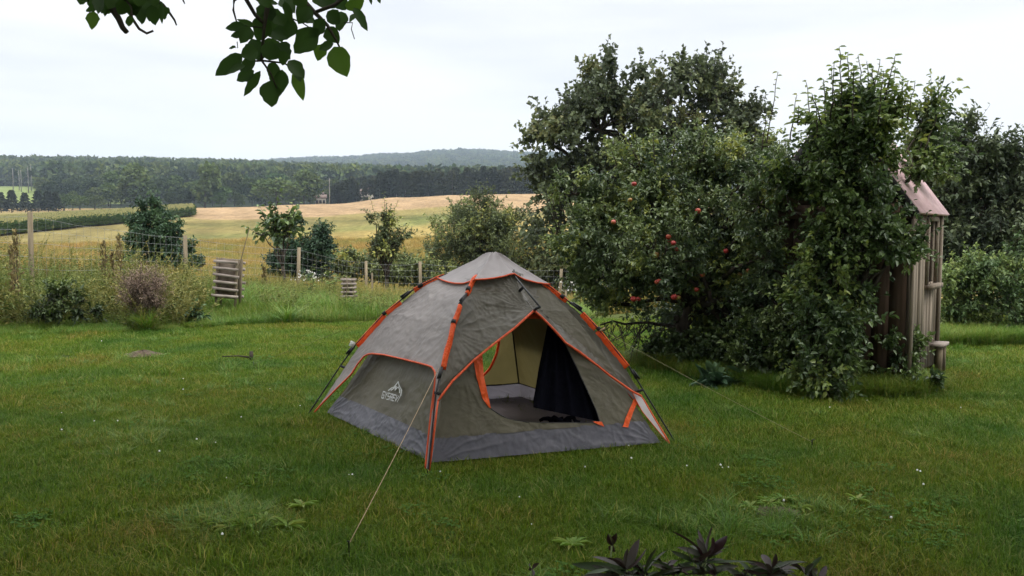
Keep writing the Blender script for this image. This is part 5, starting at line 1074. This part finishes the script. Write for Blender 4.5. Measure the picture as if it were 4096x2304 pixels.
tubepart('seam_or_pole_stand_in', S(3, np.zeros(16), np.linspace(zt, 1.15, 16), True) - unit(fB - TC) * .01, .007, M_STRAP, 5)  # black tube on the corner, for the outside pole showing through
m = MB(); cor = [cL, cF, cR, cB]; v = [c * .985 + TC * .015 - TC + np.array([0, 0, z]) for z in (.006, .016) for c in cor]; m.add(v, [[0, 1, 2, 3][::-1], [4, 5, 6, 7], [0, 1, 5, 4], [1, 2, 6, 5], [2, 3, 7, 6], [3, 0, 4, 7]]); m.build('tent_floor', M_FLOORT, tent)
# orange details of the inner door
def patch(name, pl, pr, k, off, mat, n=14, m=4, amp=.002, dy=0.):
    a = pol_rs([S(k, *inv(k, x, y, True, g=(.4, .4)), True, off=off) for x, y in pl], n); b = pol_rs([S(k, *inv(k, x, y, True, g=(.4, .4)), True, off=off) for x, y in pr], n); u = np.linspace(0, 1, m)[None, :, None]
    return grid_mesh(name, a[:, None] * (1 - u) + b[:, None] * u + [0, dy, 0], mat, tent, amp, 12, 3)
patch('door_trim', [(474, 361), (476.5, 375.5), (482.6, 398), (489, 407)], [(482.5, 354), (484, 376), (487.6, 392), (491, 408)], 1, .012, M_ORG, amp=.005)
patch('door_tie', [(590.5, 421.3), (596, 424), (601.5, 426)], [(592, 421), (599.5, 421.3), (601.8, 426)], 1, .02, M_ORG)
patch('door_tie', [(631.5, 398.5), (626, 411), (620.2, 426.4)], [(636, 399.5), (630.5, 412.5), (625.6, 427)], 1, .02, M_ORG, amp=.004)
patch('door_valance', [(524, 314.5), (523.5, 318.8)], [(547, 314.5), (547, 319.4)], 1, -.03, M_ORG, amp=.002)
# dark mesh door gathered to the right inside
n_, m_ = 26, 22; le = pol_rs([(549, 318), (545.5, 335), (542.5, 350), (539, 366), (536, 385), (533, 402), (533.5, 407.5)], n_); ri = pol_rs([(562, 330), (573, 350), (584, 374), (594, 396), (603, 416), (606, 423)], n_); Pg = np.zeros((n_, m_, 3))
for i in range(n_):
    for j in range(m_):
        u = j / (m_ - 1); px = le[i, 0] * (1 - u) + ri[i, 0] * u; py = le[i, 1] * (1 - u) + ri[i, 1] * u; x = inv(1, px, min(py, 421), True, g=(.5, .3)); Y = S(1, *x, True)[1]; q = P(px, py, Y + .07 + .05 * (1 - u) + .028 * math.sin(u * 26 + i * .12)); q[2] = max(q[2], .02); Pg[i, j] = q
grid_mesh('mesh_door', Pg, M_NAVY_, tent, 0)
m = MB()
for i in range(3): m.tube(bez(P(540 + 9 * i, 420.5 + .6 * i, 6.15) - TC, P(562 + 9 * i, 421 + .6 * i, 6.05) - TC, -.02, 7, .01), [.012, .02, .012], 6)
m.build('door_fold', M_NAVY_, tent, True)
# printed emblem and name on the side wall
TXT = [(383.4, 397.7), (399.4, 401.8), (402.2, 396.4), (384.9, 391.4)]
def bil(u, v):
    a, b, c, d = [np.array(q) for q in TXT]; return (a * (1 - u) + b * u) * (1 - v) + (d * (1 - u) + c * u) * v
GL = {'G': [[(4, 6), (0, 6), (0, 0), (4, 0), (4, 3), (2.2, 3)]], 'Y': [[(0, 6), (2, 3), (4, 6)], [(2, 3), (2, 0)]], 'S': [[(4, 6), (0, 6), (0, 3), (4, 3), (4, 0), (0, 0)]], 'R': [[(0, 0), (0, 6), (4, 6), (4, 3), (1.2, 3)], [(2, 3), (4, 0)]],
      'E': [[(4, 6), (0, 6), (0, 0), (4, 0)], [(.6, 3), (3.6, 3)]], 'V': [[(0, 6), (2, 0), (4, 6)]], 'I': [[(1, 0), (1, 6)]]}
def strokes(polys, wid, name, to_px):
    m = MB()
    for pl in polys:
        for (x0, y0), (x1, y1) in zip(pl[:-1], pl[1:]):
            d = np.array([x1 - x0, y1 - y0], float); d /= np.linalg.norm(d) + 1e-9; nn = np.array([-d[1], d[0]]) * wid / 2; e_ = d * wid / 2; q = [np.array([x0, y0]) - e_ - nn, np.array([x1, y1]) + e_ - nn, np.array([x1, y1]) + e_ + nn, np.array([x0, y0]) - e_ + nn]; v = []
            for p in q: a, b = to_px(*p); s, z = inv(0, a, b, True, g=(.6, .35)); v.append(S(0, s, z, True, .03, off=.022) - TC)
            m.add(v, [[0, 1, 2, 3]])
    return m.build(name, M_PRINT, tent)
pl = []; adv = 0
for ch in 'GYSREVI':
    for s in GL[ch]: pl.append([(x + adv, y) for x, y in s])
    adv += 5.9 if ch != 'I' else 2.2
strokes(pl, .95, 'lettering', lambda x, y: bil(x / adv, y / 6))
zp = lambda x, y: (300 + x * .1725, 237.5 + y * .1725)
strokes([[(522, 886), (540, 872), (553, 868), (578, 836), (584, 858), (598, 884), (593, 914)], [(538, 884), (556, 872), (566, 862), (560, 884), (574, 868)], [(580, 866), (588, 886), (586, 898)]], 5.2, 'mountain_emblem', zp)
# guy lines, pegs, tag
def guy(name, label, p0, peg, mat, r=.0028, sag=.01):
    rt = root(name, label, 'guy line', tuple(peg)); m = MB(); m.tube(bez(p0, peg + [0, 0, .03], sag, 10) - peg, r, 5); m.build('cord', mat, rt); m = MB(); d = unit(peg - p0); d[2] = 0; m.tube(np.array([[0, 0, -.04], [0, 0, .045], d * .02 + [0, 0, .05]]), .004, 6); m.build('peg', M_POLE, rt)
guy('guy_line', 'tan guy line running from the near tent corner down to the lawn in front', S(0, .97, .62) + [-.01, -.02, 0], G(349, 550), M_CORD, .0019)
guy('guy_line', 'green guy line running from the left tent pole back across the lawn', pole(0, zz[0][3], .01), G(254, 366.5), M_CORDG, .0019)
guy('guy_line', 'thin pale guy line from the right tent pole towards the trees and lawn', pole(2, zz[2][3], .01), G(812, 446), M_CORDG2, .0015)
tubepart('toggle', [pole(2, zz[2][3], .02) + [-.012, -.02, -.01], pole(2, zz[2][3], .03) + [.02, -.01, .01]], .006, M_CORD)
m = MB(); q = pole(0, zz[0][4] - .0) ; m.box(q + [-.03, -.01, .005] - TC, (.04, .004, .045), np.array([[.9, 0, .43], [0, 1, 0], [-.43, 0, .9]]), .5); m.build('care_tag', M_TAG, tent)
#@@PART4
# ------------------------------------------------------------------ tree over the camera with big leaves hanging into view
M_BIGLEAF = leaf_mat('broad_leaves', [(0.031, 0.067, 0.019), (0.062, 0.123, 0.023), (0.124, 0.227, 0.026)], .45, .5)
ot_foot = np.array([-2.6, -1.6, 0.]); ot = root('overhanging_tree', 'broad leaved branches hanging down into the sky at the top left', 'tree', tuple(ot_foot))
wood = MB(); ttop = np.array([-2.3, -1.2, 2.6]); wood.tube(bez(ot_foot, ttop, 0, 6, .03), [.2, .15, .13], 10)
Zc = lambda x, y: (75 + x * .1262, y * .1262)
def zpt(x, y, Y): return P(*Zc(x, y), Y)
wood.tube(bez(ttop, [-1.2, 1.2, 3.1], -.2, 8, .04), [.09, .05], 8); wood.tube(bez([-1.2, 1.2, 3.1], [-.6, 2.3, 2.75], -.05, 6, .02), [.05, .02], 6); wood.tube(bez([-1.2, 1.2, 3.1], [-1.25, 2.1, 2.75], -.05, 6, .02), [.04, .02], 6)
H0 = np.array([-.6, 2.3, 2.75])
def stem(pp, Y, r, mb=wood): mb.tube(np.array([zpt(x, y, Y) for x, y in pp]), r, 5)
wood.tube(bez(H0, zpt(1620, -260, 2.25), 0, 5, .01), [.02, .012], 5)
tw = MB()
for pp, r in [([(1620, -260), (1560, -60), (1530, 40), (1510, 150), (1500, 220), (1480, 480)], [.012, .006, .004]), ([(1620, -260), (1400, -80), (1360, 0), (1430, 120), (1500, 190)], [.008, .004]), ([(1400, -80), (1260, 0), (1255, 80), (1280, 170)], [.005, .002]), ([(1620, -260), (1760, -60), (1830, 30), (1900, 100), (2000, 200), (2060, 300), (2110, 400)], [.012, .006, .002]),
              ([(1900, 100), (2060, 40), (2200, -80)], [.005, .006]), ([(1480, 480), (1550, 580), (1600, 700)], [.003, .002]), ([(1480, 480), (1330, 490)], [.003, .002]), ([(1480, 480), (1660, 500), (1740, 560)], [.003, .002]), ([(1500, 220), (1390, 210), (1340, 200)], [.002, .0015]), ([(2130, 180), (2200, 180), (2190, 230), (2215, 310)], [.0015, .0012]),
              ([(1700, 140), (1800, 180), (1890, 240)], [.002, .0015]), ([(1285, 330), (1290, 380), (1265, 378)], [.0014, .001])]: stem(pp, 2.25, r, tw)
for pp, r in [([(300, -400), (260, 0), (300, 70), (350, 150), (380, 220), (412, 256)], [.014, .009, .007]), ([(330, -100), (440, 60), (450, 140), (510, 230), (570, 265), (620, 245)], [.005, .003]), ([(300, -200), (560, -60), (700, 40), (745, 95), (790, 160), (805, 200)], [.006, .002]), ([(300, -200), (120, -60), (100, 20)], [.005, .002]), ([(830, -60), (870, 30)], [.004, .0015])]: stem(pp, 2.3, r, tw)
wood.tube(bez([-1.25, 2.1, 2.75], zpt(300, -400, 2.3), 0, 5, .01), [.02, .012], 5)
def tree_part(mb, nm): o = mb.build(nm, M_BARK, ot, True); o.data.transform(__import__('mathutils').Matrix.Translation(Vector(-ot_foot))); return o
tree_part(wood, 'trunk'); tree_part(tw, 'twigs')
def big_leaf(base, tip, w, tint, tilt):
    """one broad leaf, 9 stations, slightly cupped, wavy edged"""
    ax = tip - base; Ln = np.linalg.norm(ax); ax = ax / Ln; vd = unit((base + tip) / 2 - CAM); n0 = unit(-vd + np.array([0, 0, .35]) + RNG.normal(0, tilt, 3)); s = unit(np.cross(ax, n0)); u_ = np.cross(s, ax); V = []; k = 9
    for i in range(k):
        t = i / (k - 1); h = w / 2 * (math.sin(math.pi * min(1, t ** .85)) ** .75) * (1.0 if t < .999 else 0) * (1.08 if t < .6 else .96); e1 = RNG.normal(0, .03) * w; e2 = RNG.normal(0, .03) * w; c = base + ax * Ln * t - u_ * .10 * Ln * t * t
        V += [c + s * (h + e1 * (h > 0)) + u_ * h * .25, c + s * h * .5 + u_ * h * .1, c, c - s * h * .5 + u_ * h * .1, c - s * (h + e2 * (h > 0)) + u_ * h * .25]
    F = [[i * 5 + j, i * 5 + j + 1, i * 5 + j + 6, i * 5 + j + 5] for i in range(k - 1) for j in range(4)]
    return make_mesh('leaf', np.array(V) - ot_foot, np.array(F), {'tint': np.full(len(V), tint)}, True)
LR = [(1540, 640, 1560, 850, 155), (1640, 550, 1630, 748, 105), (1740, 560, 1810, 792, 95), (1470, 560, 1333, 772, 70), (1420, 560, 1272, 640, 95), (1330, 430, 1105, 605, 120), (1350, 520, 1190, 572, 70), (1275, 372, 1213, 380, 32), (1330, 265, 1228, 288, 52), (1350, 205, 1190, 222, 72), (1425, 205, 1280, 150, 42), (1390, 215, 1310, 340, 105), (1560, 30, 1450, 200, 150),
      (1530, 60, 1640, 335, 210), (1720, 140, 1640, 320, 140), (1930, 230, 1728, 418, 175), (1860, 50, 1765, 185, 140), (1960, 350, 1920, 482, 105), (2050, 345, 1925, 388, 72), (2050, 370, 2152, 604, 165), (1990, 220, 2090, 340, 125), (2110, 90, 2092, 240, 120), (2210, 60, 2322, 238, 75), (2190, -20, 2250, 100, 150), (1430, 0, 1612, 22, 62), (1640, -20, 1740, 92, 125),
      (1590, 350, 1705, 462, 140), (1480, 480, 1400, 300, 160), (1540, 480, 1560, 320, 160), (1690, 480, 1822, 615, 120), (1580, 490, 1560, 640, 100), (1450, 400, 1310, 440, 120), (1620, 330, 1500, 460, 170), (1520, 130, 1440, 330, 150), (1660, 400, 1640, 520, 90), (1430, 470, 1300, 560, 90), (1980, 150, 1880, 300, 110), (2000, 90, 2100, 190, 120), (2060, -40, 2150, 80, 130), (1900, -60, 1980, 60, 120), (1750, -50, 1830, 60, 110),
      (1560, 560, 1620, 700, 80), (1720, 500, 1790, 640, 90), (1560, 250, 1680, 290, 120), (1480, -40, 1540, 60, 110), (2330, -60, 2350, 40, 30), (2390, -60, 2418, 26, 40), (2220, 110, 2175, 170, 40), (1940, -20, 2060, 60, 110), (1660, 10, 1720, 190, 60), (1800, 130, 1905, 170, 90), (1600, 120, 1660, 200, 110)]
LL = [(150, 90, 130, 232, 88), (60, -40, 40, 36, 85), (170, 50, 85, 92, 45), (240, 30, 245, 138, 75), (430, 120, 432, 216, 62), (510, 60, 532, 188, 90), (600, 40, 640, 202, 100), (690, 50, 712, 156, 64), (330, 10, 205, 100, 110), (400, 10, 350, 120, 105), (470, -10, 440, 130, 120), (560, -20, 575, 120, 115), (655, 0, 660, 130, 90), (300, -40, 260, 70, 110), (380, -60, 420, 60, 130), (520, -70, 500, 50, 120), (610, -40, 640, 50, 100), (200, -30, 180, 100, 90), (350, -20, 290, 90, 100), (690, 10, 680, 190, 50), (130, -20, 120, 60, 80), (620, 60, 585, 170, 80), (450, 0, 480, 130, 90), (745, 60, 700, 110, 50)]
for lst, Y in ((LR, 2.25), (LL, 2.3)):
    for i, (x0, y0, x1, y1, w) in enumerate(lst):
        dY = RNG.normal(0, .05); a = zpt(x0, y0, Y + dY); b = zpt(x1, y1, Y + dY + RNG.normal(0, .012)); ww = w * .1262 * Y / FPX; link('leaf', big_leaf(a, b, ww, float(np.clip((.75 if (x0, y0) in ((2050, 370), (2190, -20), (1960, 350), (1740, 560), (150, 90)) else .2) + RNG.random() * .25, 0, 1)), .18), M_BIGLEAF, ot)
# rest of the tree: unseen overhead, widened and thickened to shade the near lawn
n = 9500; B = np.column_stack([RNG.uniform(-8.6, 7.6, n), RNG.uniform(-5, 7.9, n), np.zeros(n)]); zmin = np.maximum(2.2, EYE + .29 * np.maximum(B[:, 1], 0) + .38); B[:, 2] = zmin + (RNG.random(n) ** 1.3) * (5.5 - zmin * .3)
rr = ((B[:, 0] + .5) / 8.0) ** 2 + ((B[:, 1] - 1.6) / 6.2) ** 2; B = B[rr < 1]; n = len(B); D = unit(RNG.normal(0, 1, (n, 3)) + [0, 0, .1])
C, A, Nn, Ln = leaves_on_twigs(B, D, .15 + .25 * RNG.random(n), 9, .14, .3, .7, .3, .8)
ok = (C[:, 2] - EYE) > .285 * np.maximum(C[:, 1], .3) + .16; C, A, Nn, Ln = C[ok], A[ok], Nn[ok], Ln[ok]
V, F, k = leaf_arrays(C, A, Nn, Ln, .6, six=False); link('crown', make_mesh('crown', V - ot_foot, F, {'tint': np.repeat(RNG.random(len(C)) * .7, k)}), M_BIGLEAF, ot, kind='stuff')
lb = MB()
for i in range(26):
    a = np.array([-1.6, -.4, 2.9]) if i % 2 else ttop; b = B[RNG.integers(0, n)]; lb.tube(bez(a, b, -.15, 6, .05), [.05, .008], 5)
tree_part(lb, 'branches')

# ------------------------------------------------------------------ wilting peonies along the bottom edge
M_PEONY = leaf_mat('wilting_peony_leaves', [(.030, .012, .014), (.035, .030, .020), (.035, .055, .020), (.06, .10, .03)], .45, .15)
Zb = lambda x, y: (500 + x * .1262, 487.5 + y * .1262)
def peony_leaf(base, tip, w, tint, org, curl=.25):
    ax = tip - base; Ln = np.linalg.norm(ax); ax = ax / Ln; n0 = unit(np.array([0, -.5, 1.]) + RNG.normal(0, .55, 3)); s = unit(np.cross(ax, n0)); u_ = np.cross(s, ax); V = []; k = 8; tw_ = RNG.normal(0, .8)
    for i in range(k):
        t = i / (k - 1); h = w / 2 * math.sin(math.pi * (t * .93 + .035)) ** .8 if i < k - 1 else 0; a = tw_ * t; s2 = s * math.cos(a) + u_ * math.sin(a); u2 = u_ * math.cos(a) - s * math.sin(a); c = base + ax * Ln * t - u_ * curl * Ln * t * t * .5 + u_ * curl * Ln * .25 * t
        V += [c + s2 * h + u2 * h * .5, c, c - s2 * h + u2 * h * .5]
    F = [[i * 3 + j, i * 3 + j + 1, i * 3 + j + 4, i * 3 + j + 3] for i in range(k - 1) for j in range(2)]
    return make_mesh('leaf', np.array(V) - org, np.array(F), {'tint': np.clip(tint + np.repeat(np.linspace(.1, -.15, k), 3), 0, 1)}, True)
def peony(label, Y, node_list, foot_px):
    g = G(*foot_px); g = np.array([g[0], Y + .02, 0.]); x0 = (foot_px[0] - 512) / FPX * Y; g[0] = x0; r = root('peony_plant', label, 'plant', tuple(g))
    if len(node_list) > 1: node_list = node_list + [(nx + RNG.normal(0, 60), ny + 50, [(nx + RNG.normal(0, 150), ny + RNG.uniform(-90, 60), RNG.uniform(28, 55), RNG.random() * .8) for _ in range(7)]) for nx, ny, _t in node_list for _ in range(2)]
    for (nx, ny, tips) in node_list:
        nd = P(*Zb(nx, ny), Y); m = MB(); m.tube(bez(g + RNG.normal(0, .02, 3) * [1, 1, 0] - g, nd - g, 0, 6, .004), [.006, .0035], 6, .5); m.build('stem', M_STEM, r, True)
        for t in tips:
            tx, ty, w, ti = t; dY = RNG.normal(0, .06); tip = P(*Zb(tx, ty), Y + dY); link('leaf', peony_leaf(nd, tip, w * 1.05 * .1262 * Y / FPX, ti, g), M_PEONY, r)
M_STEM = plain('green_stem', (.16, .20, .07), .6)
peony('tallest wilting peony with curled dark red leaves on one pale stem', 3.15, [(1640, 545, [(1368, 330, 52, .12), (1405, 475, 48, .4), (1500, 450, 60, .55), (1560, 400, 46, .35), (1672, 298, 70, .1), (1805, 372, 72, .02), (1768, 505, 56, .3), (1700, 400, 60, .1), (1560, 330, 36, .2)]), (1628, 640, [(1560, 560, 40, .6), (1700, 560, 30, .5)])], (704, 620))
peony('large wilting peony clump at the bottom edge with drooping blackish leaves', 3.1, [(1000, 650, [(725, 530, 60, .3), (562, 600, 70, .75), (848, 540, 60, .1), (1112, 405, 70, .25), (1176, 485, 55, .1), (1008, 478, 50, .3), (900, 560, 70, .25), (640, 690, 70, .8), (860, 690, 60, .6)]), (1150, 690, [(1040, 560, 60, .1), (1210, 560, 60, .85), (1228, 460, 40, .5), (1310, 485, 44, .55), (1000, 540, 70, .9), (1060, 610, 60, .2)]),
      (1330, 640, [(1235, 560, 70, .12), (1410, 560, 60, .1), (1505, 690, 70, .08), (1380, 700, 70, .3), (1280, 680, 60, .5)])], (652, 640))
peony('curled peony clump at the bottom right with hooked black leaf', 3.1, [(2150, 640, [(2072, 520, 60, .1), (2200, 515, 44, .06), (1985, 640, 60, .7), (2100, 590, 50, .8), (2250, 600, 70, .5), (2430, 580, 60, .55), (2300, 690, 70, .4), (2380, 640, 60, .2), (2020, 640, 46, .6)]), (2420, 690, [(2530, 650, 60, .3), (2300, 590, 60, .3), (2480, 600, 50, .5), (2550, 540, 40, .8)]), (2000, 700, [(1900, 590, 60, .75), (1940, 640, 70, .7)])], (780, 640))
for (nx, ny, tips, lab) in [(885, 460, [(850, 358, 46, 0), (932, 352, 44, 0), (905, 505, 40, 0), (868, 495, 34, 0), (885, 370, 40, .02)], 'small maroon peony shoot standing alone left of the dark clump'), (255, 650, [(232, 600, 34, 0), (298, 598, 34, 0), (225, 645, 36, 0), (258, 692, 40, 0)], 'smallest maroon peony shoot, leftmost at the bottom edge')]:
    peony(lab, 3.3, [(nx, ny, tips)], (500 + nx * .1262, 600))

# ------------------------------------------------------------------ small things on the lawn
def mound(name, label, px, py, w, h, cat):
    g = G(px, py); r = 14; V = []; F = []
    for i in range(7):
        for j in range(r):
            a = j / r * 6.283; q = i / 6; n = (fbm(np.array([math.cos(a) * 3 + i]), np.array([math.sin(a) * 3 + px]), 3)[0] - .5); V.append((w * (1 - q) * math.cos(a) * (1 + n * .6), w * .8 * (1 - q) * math.sin(a) * (1 + n * .6), h * math.sin(q * 1.57) * (1 + n) - .004))
    F = [[i * r + j, i * r + (j + 1) % r, (i + 1) * r + (j + 1) % r, (i + 1) * r + j] for i in range(6) for j in range(r)]; o = link(name, make_mesh(name, V, np.array(F), None, True), M_SOIL); o.location = Vector(g); o['label'] = label; o['category'] = cat
mound('molehill', 'flat brown molehill on the mown lawn left of the tent', 143, 354.5, .24, .05, 'molehill')
mound('molehill', 'worn reddish brown bare patch of soil in the lawn at lower right', 776, 511, .13, .018, 'bare patch')
g = G(247, 359); r = root('broken_peg', 'small dark stick lying on the lawn beside the end of the left guy line', 'stick', tuple(g)); m = MB(); m.tube([(-.3, 0, .03), (-.1, .02, .035), (.04, 0, .02)], [.006, .012], 5); m.tube([(.05, 0, -.02), (.05, .01, .09)], .022, 6); m.build('stick', M_BARK, r)
# plantain rosettes and clover flowers
M_DAISY = plain('white_flower', (.75, .75, .7), .8)
fl_ = []
for a, b in [(390, 339), (350, 341), (520, 0), (0, 0)]: pass
cl = [(140, 377), (183, 381), (184, 392), (95, 424), (117, 424), (62, 433), (198, 443), (227, 480), (62, 415), (687, 469), (719, 469), (722, 470), (728, 470), (631, 462), (628, 448), (918, 474), (920, 475), (923, 488), (783, 505), (352, 478), (349, 477), (440, 475), (905, 388), (960, 410), (830, 410), (868, 402), (846, 396), (102, 343), (745, 512), (520, 500), (300, 408), (270, 391), (585, 470), (240, 420), (160, 455)]
pts = np.array([G(a + RNG.normal(0, .5), b) for a, b in cl] + [G(RNG.uniform(0, 1024), RNG.uniform(345, 560)) for _ in range(8)])
m = MB(); a = np.arange(6) / 6 * 6.283; V = [(.009 * math.cos(t), .009 * math.sin(t), .035) for t in a] + [(.008 * math.cos(t), .008 * math.sin(t), .045) for t in a] + [(0, 0, .05)]
F = [[i, (i + 1) % 6, 6 + (i + 1) % 6, 6 + i] for i in range(6)]; F2 = [[6 + i, 6 + (i + 1) % 6, 12] for i in range(6)]; m.add(V, F); m.F.setdefault(3, []).append(np.array(F2)); fm = m.mesh('clover_flower', True)
scatter('clover_flowers', pts, .35 + .4 * RNG.random(len(pts)), [fm], M_DAISY, 'tiny white clover flowers sprinkled over the lawn')
def plantain(px, py, lab, s=1.0, n=13, grp=None):
    g = G(px, py); r = root('plantain_rosette', lab, 'weed', tuple(g), grp); a = RNG.random(n) * 6.28; A = np.stack([np.cos(a), np.sin(a), .35 + .4 * RNG.random(n)], 1); V, F, k = leaf_arrays(np.zeros((n, 3)), A, np.tile([0, 0, 1.], (n, 1)), s * (.08 + .05 * RNG.random(n)), .28, .15, .35, True)
    link('leaves', make_mesh('leaves', V, F, {'tint': np.repeat(.3 + .6 * RNG.random(n), k)}), M_VERGE, r, kind='stuff')
for i in range(12): plantain(236 + RNG.normal(0, 26), 522 + RNG.normal(0, 8), 'broad leaved weed rosette in the rough patch left of the tan guy line peg', .8, grp='weed rosettes in the rough patch of lawn')
for i in range(8): plantain(780 + RNG.normal(0, 26), 503 + RNG.normal(0, 5), 'leafy weed rosette around the bare soil patch at lower right', .65, grp='weed rosettes by the bare soil patch')
plantain(572, 546, 'dark clover like rosette near the maroon peony shoot', .8, 20)

# ------------------------------------------------------------------ haze
hz = MB(); hz.box((0, 1400, 70), (5200, 3800, 400)); ho = link('haze', hz.mesh('haze'), None); ho['kind'] = 'stuff'; ho['label'] = 'thin summer haze over the valley'
m, N, L = nodes('haze_air'); o = N.new('ShaderNodeOutputMaterial'); v = N.new('ShaderNodeVolumePrincipled'); v.inputs['Density'].default_value = .0002; v.inputs['Color'].default_value = (.70, .83, 1.0, 1); L.new(v.outputs[0], o.inputs['Volume']); ho.data.materials.append(m)
